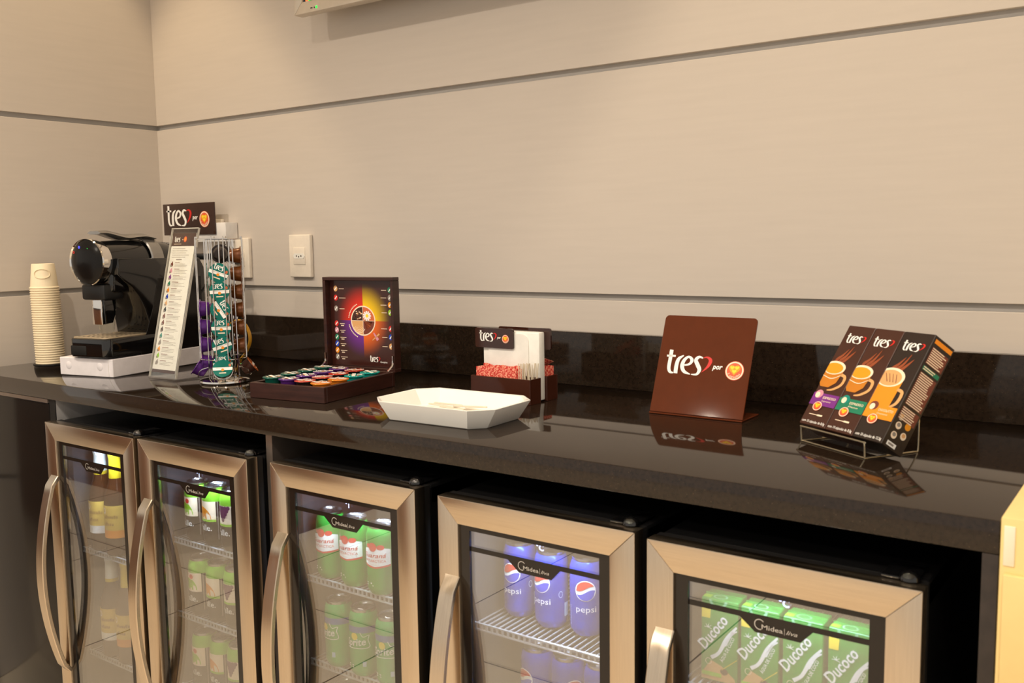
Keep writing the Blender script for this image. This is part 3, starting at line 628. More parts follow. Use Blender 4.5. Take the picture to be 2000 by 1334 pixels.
for i in range(1, N_CUP):
    o = cup0.copy(); C.objects.link(o); o.location = (CUPX + 0.0002 * math.sin(i * 0.7) - 0.00022 * i, CUPY, ZC + 0.0055 + i * PITCH); o.rotation_euler.z = i * 0.9
    if i == N_CUP - 1:
        o['label'] = 'topmost paper cup of the stack, folded handle outline on its side'
        p = Print(M=Matrix.Identity(4)); a0 = -math.pi / 4
        for (s_, w_) in ((1.0, 0.0022),):
            pts = [(0.021 * math.cos(t_), 0.042 + 0.013 * math.sin(t_)) for t_ in [2 * math.pi * k / 30 for k in range(31)]]
            vs = []; 
            for u_, v_ in pts:
                r_ = 0.0362 + (0.0300 - 0.0362) * (v_ - 0.006) / 0.062 + 0.0014; a = -0.62 + u_ / 0.033; vs.append((r_ * math.cos(a), r_ * math.sin(a), v_))
            h_ = MB().tube(vs, 0.0012, 6).build('handle_flap', 'cup_emboss', o); h_.rotation_euler.z = -o.rotation_euler.z

# ------------------------------------------------------------------ coffee machine on its white box
A = math.radians(11.0); BX = Vector((0.507, -0.509, 0))
MO = BX - 0.095 * Vector((math.cos(A), math.sin(A), 0))          # front edge centre of the box
mat('box_white', (238, 233, 236), 0.5)
t = thing('white_box', 'flat white cardboard box under the coffee machine', 'box', (MO.x, MO.y, ZC + 0.0003), A)
MB().box(-0.095, 0.095, 0, 0.385, 0, 0.0465, bev=0.0015, seg=1).build('carton', 'box_white', t)
for dx in (-0.062, 0.050): MB().lathe([(0.0001, 0.0), (0.0105, 0.0), (0.0095, 0.0006), (0.0001, 0.0008)], 20, '', Matrix.Translation((dx, -0.0002, 0.026)) @ Matrix.Rotation(math.pi / 2, 4, 'X')).build('round_sticker', 'box_white', t)
MB().box(0.080, 0.0815, -0.0008, 0.0, 0.002, 0.045).build('flap_edge', 'white_matt', t)
ZM = ZC + 0.0470
t = thing('coffee_machine', 'black and chrome capsule coffee machine standing on the white box', 'coffee machine', (MO.x, MO.y, ZM), A)
# body: side profile in (y, z)
prof = [(0.352, 0.0), (0.352, 0.225), (0.335, 0.252), (0.045, 0.256), (0.040, 0.215), (0.062, 0.196), (0.085, 0.182), (0.108, 0.155), (0.126, 0.122), (0.138, 0.085), (0.144, 0.045), (0.146, 0.0)]
MB().prism(prof, -0.038, 0.089, 'x', bev=0.004, seg=3).build('body', 'black_gloss', t, angle=50)
MB().prism([(0.10, 0.0), (0.335, 0.0), (0.335, 0.20), (0.175, 0.20), (0.150, 0.12)], 0.0885, 0.0902, 'x', bev=0.0005, seg=1).build('side_panel', 'cabinet_black', t)
# head barrel along y
HY = Matrix.Translation((0.024, 0.0, 0.248)) @ Matrix.Rotation(-math.pi / 2, 4, 'X')     # local z -> +y
MB().lathe([(0.050, 0.030), (0.0535, 0.034), (0.0550, 0.10), (0.0530, 0.22), (0.046, 0.290), (0.030, 0.322), (0.0001, 0.330)], 40, '', HY).build('barrel', 'black_gloss', t)
MB().lathe([(0.0560, 0.004), (0.0590, 0.0), (0.0605, 0.003), (0.0585, 0.018), (0.0545, 0.035), (0.050, 0.035)], 48, '', HY).build('chrome_ring', 'chrome', t)
mat('dome_black', (20, 18, 17), 0.22, spec=0.25)
fd = MB().lathe([(0.0001, -0.0085), (0.018, -0.0078), (0.036, -0.0050), (0.050, -0.0005), (0.0575, 0.004)], 48, '', HY).build('front_dome', 'dome_black', t)
p = Print(frame((0, -0.0035, 0.248), (1, 0, 0), (0, 0, 1)))
mat('glow_blue', (70, 70, 240), emit=2.0)
for dx, dz, c_ in ((-0.016, 0.038, 'glow_blue'), (0.012, 0.032, 'glow_green'), (-0.036, 0.025, 'ink_red')): p.disc(dx + 0.024, dz, 0.0032, 0.0032, c_, 4, 14, 1, 0, 360, 0.45)
p.build('button_light', None, fd)
# cheek cover between barrel and body
MB().box(-0.028, 0.070, 0.036, 0.115, 0.165, 0.240, bev=0.012, seg=3).build('brew_housing', 'black_gloss', t)
MB().box(-0.018, 0.064, 0.016, 0.080, 0.150, 0.190, bev=0.006, seg=2).build('outlet_hood', 'black_plastic', t)
# lever and strap
lev = smooth_line([(0.030, 0.3215), (0.055, 0.321), (0.085, 0.314), (0.115, 0.3085), (0.145, 0.311), (0.175, 0.312), (0.205, 0.306)], 5)
vs = []; fs = []
for i, (y_, z_) in enumerate(lev):
    q = i / (len(lev) - 1); hw = 0.024 + 0.016 * q; th = 0.005 + 0.004 * math.sin(math.pi * q)
    for sx, sz in ((-1, 0), (-0.6, th), (0.6, th), (1, 0), (0.6, -th * 0.6), (-0.6, -th * 0.6)): vs.append((0.024 + hw * sx, y_, z_ + sz))
for i in range(len(lev) - 1):
    for k in range(6): fs.append((i * 6 + k, i * 6 + (k + 1) % 6, i * 6 + 6 + (k + 1) % 6, i * 6 + 6 + k))
fs += [tuple(range(6))[::-1], tuple((len(lev) - 1) * 6 + k for k in range(6))]
mat('lever_grey', (158, 155, 151), 0.25, 0.7)
MB().add(vs, fs).build('lever', 'lever_grey', t, angle=50)
m = MB(); vs = []; fs = []; n = 24
for i in range(n + 1):
    a = math.radians(-12 + 204 * i / n); sh = 0.0
    for r_, yo in ((0.0565, 0.0), (0.0605, 0.002), (0.0605, 0.040), (0.0565, 0.042)):
        vs.append((0.024 + r_ * math.cos(a) * 1.02, 0.165 + yo, 0.248 + r_ * math.sin(a) * 1.05))
for i in range(n):
    for k in range(4): fs.append((i * 4 + k, i * 4 + (k + 1) % 4, i * 4 + 4 + (k + 1) % 4, i * 4 + 4 + k))
m.add(vs, fs).build('chrome_strap', 'lever_grey', t, angle=50)
# spout
MB().box(0.006, 0.040, 0.026, 0.030, 0.085, 0.152, bev=0.001).build('spout_plate', 'chrome', t)
MB().prism([(0.030, 0.152), (0.072, 0.152), (0.068, 0.110), (0.058, 0.088), (0.034, 0.086)], 0.004, 0.044, 'x', bev=0.003).build('spout', 'black_gloss', t)
# drip tray
m = MB()
m.prism(rrect(-0.046, 0.093, -0.012, 0.16, 0.02, 5, (1, 0, 0, 1)), 0.004, 0.052, 'z', bev=0.003)
m.build('drip_tray', 'black_gloss', t)
MB().box(-0.036, 0.020, -0.0135, -0.004, 0.008, 0.034, bev=0.003).build('tray_recess', 'cavity_black', t)
mat('grill_metal', (186, 168, 140), 0.4, 0.3)
gr = MB().prism(rrect(-0.040, 0.087, -0.006, 0.142, 0.015, 4, (1, 0, 0, 1)), 0.052, 0.055, 'z', bev=0.001).build('grill', 'grill_metal', t)
p = Print(frame((0, 0, 0.055), (1, 0, 0), (0, 1, 0)))
for r_ in range(6):
    for c_ in range(7): p.disc(-0.028 + c_ * 0.0165 + (0.011 if r_ % 2 else 0), 0.010 + r_ * 0.0225, 0.0040, 0.0028, 'ink_black', 1, 10)
p.build('drain_hole', None, gr)
mat('tank_plastic', (160, 140, 110), 0.1, trans=0.7)
MB().box(-0.030, 0.084, 0.354, 0.400, 0.02, 0.245, bev=0.006).build('water_tank', 'acrylic_clear', t)
MB().box(-0.032, 0.088, 0.353, 0.410, 0.245, 0.262, bev=0.005).build('tank_lid', 'black_plastic', t)
cp = t.matrix_basis @ Vector((-0.022, 0.095, 0.0555))
tag(MB().lathe([(0.0001, 0.0), (0.017, 0.0), (0.018, 0.002), (0.0245, 0.060), (0.026, 0.061), (0.026, 0.063), (0.0240, 0.062), (0.0172, 0.003), (0.0001, 0.002)], 24).build('plastic_cup', 'acrylic_clear', None, loc=cp), 'small clear plastic cup on the coffee machine drip tray', 'cup')

# ------------------------------------------------------------------ menu holder
t = thing('menu_holder', 'tall clear acrylic stand holding a narrow capsule menu', 'menu', (0.646, -0.460, ZC + 0.0003), 0)
tilt = math.atan2(0.090, 0.372); Lm = 0.383
FM = frame((0, 0.0, 0.004), (1, 0, 0), (0, math.sin(tilt), math.cos(tilt)))          # n points to the front
MB().box(-0.056, 0.056, 0.0, Lm, 0.0006, 0.0022, '', FM).build('front_sheet', 'acrylic_clear', t)
MB().box(-0.056, 0.056, 0.0, Lm - 0.01, -0.0030, -0.0014, '', FM).build('back_sheet', 'acrylic_clear', t)
MB().box(-0.056, 0.056, -0.004, 0.165, 0.0, 0.003, bev=0.0008, seg=1).build('foot', 'acrylic_clear', t)
m = MB()
for x_ in (-0.0558, 0.0548): m.box(x_, x_ + 0.001, 0.0, Lm, -0.003, 0.0022, '', FM)
m.box(-0.056, 0.056, Lm - 0.001, Lm + 0.001, -0.003, 0.0022, '', FM); mat('acrylic_edge', (205, 200, 190), 0.15, spec=0.6); m.build('polished_edge', 'acrylic_edge', t)
pap = MB().box(-0.048, 0.048, 0.012, Lm - 0.012, -0.0012, 0.0003, '', FM).build('menu_card', 'white_gloss', t)
p = Print(FM, step=0.00004); y1_ = Lm - 0.012
p.rect(-0.048, 0.048, y1_ - 0.034, y1_, 'ink_brown', 1); logo(p, -0.038, y1_ - 0.024, 0.030, l=2, heart=False); p.disc(0.006, y1_ - 0.016, 0.0065, 0.0075, 'ink_badge_red', 2, 16); p.disc(0.006, y1_ - 0.016, 0.004, 0.005, 'ink_gold', 3, 12); p.rect(-0.006, -0.003, y1_ - 0.018, y1_ - 0.016, 'ink_cream', 2); p.bars(-0.038, y1_ - 0.028, 0.03, 1, 0.002, 0.001, 'ink_cream', 2, jit=0)
p.rect(-0.048, 0.048, 0.012, 0.020, 'ink_brown', 1)
p.bars(-0.040, y1_ - 0.040, 0.072, 5, 0.0055, 0.0013, 'ink_grey', 1); p.bars(-0.020, y1_ - 0.068, 0.03, 1, 0.004, 0.0016, 'ink_brown', 1)
cols = ['ink_maroon', 'ink_pink', 'ink_purple', 'ink_green', 'ink_orange', 'ink_blue', 'ink_tan', 'ink_black', 'ink_maroon', 'ink_maroon', 'ink_brown', 'ink_teal', 'ink_grey', 'ink_gold', 'ink_lime', 'ink_grey']
for i, c_ in enumerate(cols):
    yy = y1_ - 0.082 - i * 0.0168
    p.disc(-0.034, yy, 0.0055, 0.0055, c_, 1, 12); p.disc(-0.037, yy - 0.003, 0.0035, 0.0030, 'ink_grey', 2, 10); p.disc(-0.0325, yy + 0.0052, 0.0022, 0.0035, c_, 2, 8)
    p.bars(-0.022, yy + 0.006, 0.028, 1, 0.003, 0.0013, 'ink_maroon', 1); p.bars(-0.022, yy + 0.0025, 0.056, 3, 0.0035, 0.0009, 'ink_grey', 1)
p.build('menu_print', None, pap)

# ------------------------------------------------------------------ capsules
for n_, c_ in dict(cap_teal=(0, 112, 100), cap_dkgreen=(20, 92, 78), cap_purple=(92, 44, 128), cap_copper=(104, 58, 24), cap_brown=(74, 44, 34), cap_red=(206, 58, 34), cap_orange=(240, 140, 40), cap_aqua=(10, 168, 160), cap_dark=(46, 38, 36), cap_orangelid=(232, 120, 50)).items():
    mat(n_, c_, 0.22, 0.25, var=0.03)
def make_capsule(label, group, body, lid, band=True, word=False, rot=0.0):
    """lid faces local +z at z = 0, the cup hangs below"""
    t = thing('coffee_capsule', label, 'capsule', (0, 0, 0), 0, group)
    MB().lathe([(0.0232, -0.0006), (0.0232, -0.0018), (0.0195, -0.0022), (0.0185, -0.006), (0.0165, -0.020), (0.0125, -0.0275), (0.0060, -0.0290), (0.0001, -0.0290)], 24, body).build('shell', None, t)
    MB().lathe([(0.0232, -0.0006), (0.0228, 0.0), (0.0001, 0.0006)], 24, lid).build('lid', None, t)
    p = Print(M=Matrix.Translation((0, 0, 0.0004)) @ Matrix.Rotation(rot, 4, 'Z'), step=0.00012)
    if band:
        p.poly([(-0.0222, -0.0055), (0.0222, -0.0055), (0.0226, 0.0025), (-0.0226, 0.0025)], 'ink_white', 1)
        p.disc(0.000, -0.0045, 0.0036, 0.0036, 'ink_orange', 2, 14); p.rect(-0.008, 0.008, -0.0140, -0.0115, 'ink_cream', 1); p.bars(-0.015, 0.0008, 0.030, 1, 0.001, 0.0007, 'ink_grey', 2, jit=0)
        p.disc(0.0165, 0.0075, 0.0030, 0.0040, 'ink_steam', 1, 10)
    if word: logo(p, -0.015, 0.0055, 0.029, l=1, heart=False)
    p.build('lid_print', None, t)
    return t
def out_frame(cx, cy, az, rad, z, tilt=0.0):
    """capsule matrix: lid normal points outwards along azimuth az, lifted by tilt; local y is up"""
    n = Vector((math.cos(az) * math.cos(tilt), math.sin(az) * math.cos(tilt), math.sin(tilt))); r_ = Vector((-math.sin(az), math.cos(az), 0)); u_ = n.cross(r_)
    M = Matrix((r_, u_, n)).transposed().to_4x4(); M.translation = (cx + rad * math.cos(az), cy + rad * math.sin(az), z); return M

# ------------------------------------------------------------------ wire carousel
KX, KY = 0.822, -0.405; AZ = math.radians(-41)       # front column looks towards the room
t = thing('capsule_carousel', 'chrome wire carousel holding columns of coffee capsules', 'capsule stand', (KX, KY, ZC + 0.0003))
MB().lathe([(0.0001, 0.0), (0.058, 0.0), (0.0605, 0.003), (0.0595, 0.007), (0.050, 0.0105), (0.030, 0.012), (0.0001, 0.0125)], 48).build('base', 'chrome', t)
ZT = 0.348
ring = lambda r_, z_, n=40: [(r_ * math.cos(2 * math.pi * i / n), r_ * math.sin(2 * math.pi * i / n), z_) for i in range(n)]
MB().tube(ring(0.053, ZT), 0.0016, 6, closed=True).build('top_ring', 'chrome', t)
MB().tube([(0, 0, 0.012), (0, 0, ZT)], 0.0018, 8).build('centre_post', 'chrome', t)
MB().tube([(-0.053, 0, ZT), (0.053, 0, ZT)], 0.0013, 6).tube([(0, -0.053, ZT), (0, 0.053, ZT)], 0.0013, 6).build('top_brace', 'chrome', t)
for c_ in range(4):
    az = AZ + c_ * math.pi / 2; nx, ny = math.cos(az), math.sin(az); rx, ry = -ny, nx
    def P(rad, lat, z): return (rad * nx + lat * rx, rad * ny + lat * ry, z)
    for s_ in (-1, 1):
        MB().tube(smooth_line([P(0.050, s_ * 0.0135, ZT), P(0.0540, s_ * 0.0135, ZT - 0.006), P(0.0540, s_ * 0.0135, 0.20), P(0.0540, s_ * 0.0135, 0.066), P(0.0535, s_ * 0.018, 0.0605), P(0.050, s_ * 0.027, 0.060), P(0.040, s_ * 0.038, 0.060)], 4), 0.0013, 6).build('upright_wire', 'chrome', t)
        MB().tube([P(0.032, s_ * 0.0245, ZT), P(0.034, s_ * 0.0245, 0.10), P(0.034, s_ * 0.0245, 0.012)], 0.0013, 6).build('upright_wire', 'chrome', t)
    loop = [P(0.036, -0.0245, 0.040), P(0.050, -0.0235, 0.036)] + [P(0.056 + 0.006 * math.sin(math.radians(q)), -0.022 * math.cos(math.radians(q)), 0.034 - 0.019 * math.sin(math.radians(q))) for q in range(10, 180, 16)] + [P(0.050, 0.0235, 0.036), P(0.036, 0.0245, 0.040)]
    MB().tube(loop, 0.0014, 6).build('retaining_loop', 'chrome', t)
G = 'capsules in the wire carousel'
tz = [1.168, 1.1245, 1.081, 1.0375, 0.994, 0.9505]
rots = [-0.38, 0.03, -1.05, 0.0, 0.32, 0.0]
for i, z in enumerate(tz):
    f = make_capsule('teal capsule with white band, facing out of the wire carousel', G, 'cap_teal', 'cap_teal', True, True, rots[i]); f.matrix_world = out_frame(KX, KY, AZ, 0.0505, z)
f = make_capsule('teal capsule tilted on the bottom loop of the wire carousel', G, 'cap_dkgreen', 'cap_teal', True, False, 0); f.matrix_world = out_frame(KX, KY, AZ, 0.0665, 0.942, 0.6)
mat('cap_copperlid', (140, 88, 62), 0.25, 0.3)
f = make_capsule('brown capsule stacked in the wire carousel, its lid turned to the wall', G, 'cap_copper', 'cap_copperlid', True, True)
f.matrix_world = out_frame(KX, KY, AZ + math.pi / 2, 0.0505, 1.2075)
for i in range(1, 6): dup(f, out_frame(KX, KY, AZ + math.pi / 2, 0.0505, 1.2075 - i * 0.0438) @ Matrix.Rotation(i * 1.3, 4, 'Z'))
f = make_capsule('copper capsule with orange lid tilted out at the carousel foot', G, 'cap_brown', 'cap_orangelid', True, False); f.matrix_world = out_frame(KX, KY, AZ + math.pi / 2, 0.0665, 0.9425, 0.62)
f = make_capsule('purple capsule stacked in the wire carousel', G, 'cap_purple', 'cap_purple', True, True)
f.matrix_world = out_frame(KX, KY, AZ - math.pi / 2, 0.0505, 1.081)
for i in range(1, 4): dup(f, out_frame(KX, KY, AZ - math.pi / 2, 0.0505, 1.081 - i * 0.0435) @ Matrix.Rotation(i, 4, 'Z'))
f = make_capsule('purple capsule tilted out at the carousel foot', G, 'cap_purple', 'cap_purple', True, False); f.matrix_world = out_frame(KX, KY, AZ - math.pi / 2, 0.0665, 0.942, 0.6)
f = make_capsule('dark brown capsule turned backwards at the top of the wire carousel', G, 'cap_dark', 'cap_brown', True, True); f.matrix_world = out_frame(KX, KY, AZ + math.pi, 0.0505, 1.212)
# yellow cord behind the carousel
mat('yellow_cord', (206, 150, 40), 0.3)
tag(MB().tube(smooth_line([(0.672, -0.300, 0.9055), (0.676, -0.300, 0.96), (0.70, -0.300, 1.015), (0.74, -0.300, 1.040), (0.772, -0.300, 1.033), (0.790, -0.300, 1.008), (0.790, -0.300, 0.984), (0.772, -0.300, 0.957), (0.750, -0.300, 0.938), (0.735, -0.295, 0.918), (0.715, -0.285, 0.9055), (0.67, -0.26, 0.9055)], 6), 0.005, 8, rb=0.0025).build('yellow_ribbon', 'yellow_cord'), 'curled yellow ribbon on the counter behind the wire carousel', 'ribbon')

# ------------------------------------------------------------------ wooden capsule box
mat('wenge', (56, 30, 24), 0.3, spec=0.5, var=0.3, scale=14, stretch=(1, 1, 9)); mat('foam_brown', (58, 40, 32), 0.75)
WA = math.radians(8); WO = Vector((1.272, -0.500, 0)) - 0.205 * Vector((math.cos(WA), math.sin(WA), 0))
t = thing('capsule_box', 'open dark wooden capsule box with a colourful poster in its lid', 'box', (WO.x, WO.y, ZC + 0.0003), WA)
BW, BD, BH = 0.205, 0.258, 0.034
for nm, a in (('front_board', (0, BW, 0, 0.010, 0, BH)), ('back_board', (0, BW, BD - 0.010, BD, 0, BH)), ('side_board', (0, 0.010, 0.0102, BD - 0.0102, 0, BH)), ('side_board', (BW - 0.010, BW, 0.0102, BD - 0.0102, 0, BH))):
    MB().box(*a, bev=0.001, seg=1).build(nm, 'wenge', t)
m = MB(); xs = [0.0102] + [0.036 + (k + 0.5) * 0.0445 for k in range(3)] + [BW - 0.0102]; ys = [0.0102] + [0.036 + (k + 0.5) * 0.0580 for k in range(3)] + [BD - 0.0102]
for i in range(4):
    for j in range(4):
        hx, hy = 0.036 + i * 0.0445, 0.036 + j * 0.0580; sq = []; ci = []
        for k in range(16):
            a = 2 * math.pi * k / 16 + math.pi / 4; q = max(abs(math.cos(a)), abs(math.sin(a))); ex, ey = math.cos(a) / q, math.sin(a) / q
            sq.append((hx + ex * ((xs[i + 1] - hx) if ex > 0 else (hx - xs[i])), hy + ey * ((ys[j + 1] - hy) if ey > 0 else (hy - ys[j])), 0.026)); ci.append((hx + 0.0197 * math.cos(a), hy + 0.0197 * math.sin(a), 0.026))
        m.add(sq + ci + [(x_, y_, 0.002) for x_, y_, z_ in ci], [(k, (k + 1) % 16, 16 + (k + 1) % 16, 16 + k) for k in range(16)] + [(16 + k, 16 + (k + 1) % 16, 32 + (k + 1) % 16, 32 + k) for k in range(16)])
m.box(0.0102, BW - 0.0102, 0.0102, BD - 0.0102, 0.0, 0.002); m.build('insert', 'foam_brown', t)
LY = BD + 0.0015; LZ = 0.031; LH = 0.222
lid = MB().box(0.004, BW - 0.004, LY + 0.020, LY + 0.026, LZ, LZ + LH).build('lid', 'wenge', t)
for a in ((0, BW, LY, LY + 0.026, LZ + LH - 0.008, LZ + LH), (0, BW, LY, LY + 0.026, LZ, LZ + 0.008), (0, 0.008, LY, LY + 0.026, LZ + 0.008, LZ + LH - 0.008), (BW - 0.008, BW, LY, LY + 0.026, LZ + 0.008, LZ + LH - 0.008)):
    MB().box(*a, bev=0.0008, seg=1).build('lid_rail', 'wenge', lid)
for hx in (0.004, BW - 0.004):
    MB().tube(smooth_line([(hx, LY - 0.002, LZ + 0.040), (hx, LY - 0.003, LZ + 0.020), (hx, LY - 0.012, LZ + 0.012), (hx, LY - 0.024, LZ + 0.0055)], 4), 0.0022, 6).build('lid_stay', 'chrome', t)
def poster_mat(cx, cz):
    m = bpy.data.materials.new('poster'); m.use_nodes = True; nt = m.node_tree; b = nt.nodes['Principled BSDF']; MATS['poster'] = m
    N = nt.nodes.new; Lk = nt.links.new
    tc = N('ShaderNodeTexCoord'); sx = N('ShaderNodeSeparateXYZ'); Lk(tc.outputs['Object'], sx.inputs[0])
    def math_(op, a, b_):
        n = N('ShaderNodeMath'); n.operation = op
        for i, q in enumerate((a, b_)):
            if isinstance(q, (int, float)): n.inputs[i].default_value = q
            elif q is not None: Lk(q, n.inputs[i])
        return n.outputs[0]
    X = math_('SUBTRACT', sx.outputs[0], cx); Z = math_('SUBTRACT', sx.outputs[2], cz)
    right = math_('GREATER_THAN', X, 0.0); top = math_('GREATER_THAN', Z, 0.0)
    def mix(f, a, b_):
        n = N('ShaderNodeMix'); n.data_type = 'RGBA'; Lk(f, n.inputs['Factor'])
        for nm, q in (('A', a), ('B', b_)):
            if isinstance(q, tuple): n.inputs[nm].default_value = lin(q) + (1,)
            else: Lk(q, n.inputs[nm])
        return n.outputs['Result']
    col = mix(top, mix(right, (112, 40, 150), (235, 105, 15)), mix(right, (228, 44, 20), (250, 205, 0)))
    r_ = math_('SQRT', math_('ADD', math_('MULTIPLY', X, X), math_('MULTIPLY', math_('MULTIPLY', Z, Z), 0.75)), None)
    mr = N('ShaderNodeMapRange'); mr.interpolation_type = 'SMOOTHSTEP'; Lk(r_, mr.inputs[0]); mr.inputs[1].default_value = 0.026; mr.inputs[2].default_value = 0.080; mr.inputs[3].default_value = 0.0; mr.inputs[4].default_value = 1.0
    Lk(mix(mr.outputs[0], col, (62, 30, 24)), b.inputs['Base Color']); b.inputs['Roughness'].default_value = 0.2
PCX, PCZ = BW / 2 + 0.002, LZ + LH * 0.53
poster_mat(PCX, PCZ)
po = MB().box(0.0085, BW - 0.0085, LY + 0.0185, LY + 0.0198, LZ + 0.0085, LZ + LH - 0.0085).build('poster', 'poster', lid)
p = Print(frame((0, LY + 0.0185, 0), (1, 0, 0), (0, 0, 1)), step=0.0001); u, v = PCX, PCZ; rp = 0.036
p.disc(u, v, rp, rp * 1.0, 'ink_cream', 1, 36); p.disc(u, v, rp * 0.92, rp * 0.92, 'ink_brown', 2, 9, 1, 90, 180); p.disc(u, v, rp * 0.92, rp * 0.92, 'ink_steam', 2, 9, 1, 0, 90); p.disc(u, v, rp * 0.92, rp * 0.92, 'ink_tan', 2, 9, 1, 180, 270); p.disc(u, v, rp * 0.92, rp * 0.92, 'ink_maroon', 2, 9, 1, 270, 360)
p.disc(u + 0.002, v + 0.004, 0.026, 0.026, 'ink_steam', 2, 8, 1, 285, 350)
for k in range(24):
    a = random.uniform(95, 175); q = random.uniform(0.15, 0.85) * rp; p.disc(u + q * math.cos(math.radians(a)), v + q * math.sin(math.radians(a)), 0.0022, 0.0014, random.choice(['ink_tan', 'ink_maroon', 'ink_cream', 'ink_black']), 3, 7)
for k in range(11):
    a = math.radians(k * 360 / 11); c0, c1 = u + 0.012, v + 0.012; p.stroke([(c0, c1, 0.002), (c0 + 0.010 * math.cos(a), c1 + 0.010 * math.sin(a), 0.0042), (c0 + 0.012 * math.cos(a), c1 + 0.012 * math.sin(a), 0.001)], 'ink_white', 4, 3)
p.disc(u + 0.012, v + 0.012, 0.0042, 0.0042, 'ink_yellow', 5, 12)
p.rect(u - rp, u + rp, v - 0.0006, v + 0.0006, 'ink_cream', 4); p.rect(u - 0.0006, u + 0.0006, v - rp, v + rp, 'ink_cream', 4)
for k in range(5): p.disc(u - 0.012, v - 0.010, 0.004 + k * 0.004, 0.004 + k * 0.004, 'ink_cream', 3, 10, 1, 200, 330, 0.93)
for a0_, a1_ in ((115, 170), (195, 245)):
    for k in range(11):
        a = a0_ + (a1_ - a0_) * k / 10; p.disc(u + 0.0425 * math.cos(math.radians(a)), v + 0.0425 * math.sin(math.radians(a)), 0.0016, 0.0016, 'ink_cream', 2, 6)
p.stroke([(u + 0.026, v - 0.046, 0.002), (u + 0.046, v - 0.030, 0.004)], 'ink_tan', 3, 2); p.stroke([(u + 0.030, v - 0.028, 0.003), (u + 0.042, v - 0.045, 0.008)], 'ink_pink', 3, 2)
for side, items in ((-1, [(0.076, 'ink_tan'), (0.054, 'ink_red'), (0.028, 'ink_grey'), (-0.008, 'ink_red'), (-0.024, 'ink_pink'), (-0.041, 'ink_green'), (-0.057, 'ink_blue'), (-0.073, 'ink_orange'), (-0.089, 'ink_grey')]), (1, [(0.074, 'ink_green'), (0.056, 'ink_grey'), (0.039, 'ink_gold'), (0.021, 'ink_lime'), (-0.017, 'ink_red'), (-0.037, 'ink_blue'), (-0.059, 'ink_tan')])):
    for dz, c_ in items:
        uu = u + side * 0.079; p.disc(uu, v + dz, 0.0058, 0.0072, c_, 2, 14); p.poly([(uu - 0.004, v + dz - 0.003), (uu - 0.002, v + dz - 0.0045), (uu + 0.004, v + dz + 0.003), (uu + 0.002, v + dz + 0.0045)], 'ink_white', 3)
        p.bars(uu - side * 0.010, v + dz, 0.020, 1, 0.003, 0.0012, 'ink_cream', 2, 'l' if side < 0 else 'r')
        if side < 0 and dz < 0: p.rect(uu + 0.013, uu + 0.022, v + dz - 0.006, v + dz - 0.004, 'ink_cream', 2)
p.build('poster_print', None, lid); p = Print(frame((0, LY + 0.0185, 0), (1, 0, 0), (0, 0, 1)), step=0.0001)
logo(p, u + 0.017, v - 0.098, 0.030, l=2); p.text('Complete', u + 0.047, v - 0.099, 0.0042, 'ink_white', 2, 0.1, 0.01, w=0.020)
p.build('poster_lettering', None, lid)
G = 'capsules in the wooden box'
colset = [('cap_dkgreen', 'cap_dkgreen', 'dark green capsule standing in the open wooden box'), ('cap_purple', 'cap_purple', 'purple capsule standing in the open wooden box'), ('cap_dark', 'cap_red', 'red lidded capsule standing in the open wooden box'), ('cap_orange', 'cap_orange', 'orange capsule standing in the open wooden box'), ('cap_aqua', 'cap_aqua', 'aqua capsule standing in the open wooden box')]
made = {}
for c_ in range(4):
    for r_ in range(4):
        k = c_ if c_ < 3 else (3 if r_ < 2 else 4)
        lx = 0.036 + c_ * 0.0445; ly = 0.036 + r_ * 0.0580; z = ZC + [0.0440, 0.0425, 0.0405, 0.0385][c_]
        M = Matrix.Translation((WO.x, WO.y, 0)) @ Matrix.Rotation(WA, 4, 'Z') @ Matrix.Translation((lx, ly, z)) @ Matrix.Rotation(random.uniform(-1, 1), 4, 'Z')
        if k not in made: made[k] = make_capsule(colset[k][2], G, colset[k][0], colset[k][1], True, True); made[k].matrix_world = M
        else: dup(made[k], M)

# ------------------------------------------------------------------ ceramic tray
mat('ceramic', (246, 244, 238), 0.16, spec=0.5, coat=0.3, var=0.01)
def octo(w_, d_, c_): return [(-w_ + c_, -d_), (w_ - c_, -d_), (w_, -d_ + c_), (w_, d_ - c_), (w_ - c_, d_), (-w_ + c_, d_), (-w_, d_ - c_), (-w_, -d_ + c_)]
TA = math.radians(2); rings = [(octo(0.114, 0.074, 0.024), 0.0), (octo(0.117, 0.077, 0.026), 0.002), (octo(0.139, 0.093, 0.036), 0.0355), (octo(0.1395, 0.0935, 0.036), 0.0372), (octo(0.1375, 0.0915, 0.0355), 0.0380), (octo(0.1345, 0.0885, 0.035), 0.0368), (octo(0.116, 0.075, 0.026), 0.0085), (octo(0.110, 0.069, 0.022), 0.0065)]
vs = [(x, y, z) for poly, z in rings for x, y in poly]; fs = [tuple(range(8))[::-1]]
for j in range(len(rings) - 1):
    for i in range(8): fs.append((j * 8 + i, j * 8 + (i + 1) % 8, (j + 1) * 8 + (i + 1) % 8, (j + 1) * 8 + i))
fs.append(tuple((len(rings) - 1) * 8 + i for i in range(8)))
TX, TY = 1.604, -0.482
tag(MB().add(vs, fs).build('serving_tray', 'ceramic', None, angle=25, loc=(TX, TY, ZC + 0.0003), rotz=TA), 'white ceramic tray with cut corners on the counter', 'tray')
mat('paper_stick', (226, 216, 198), 0.6)
st0 = None
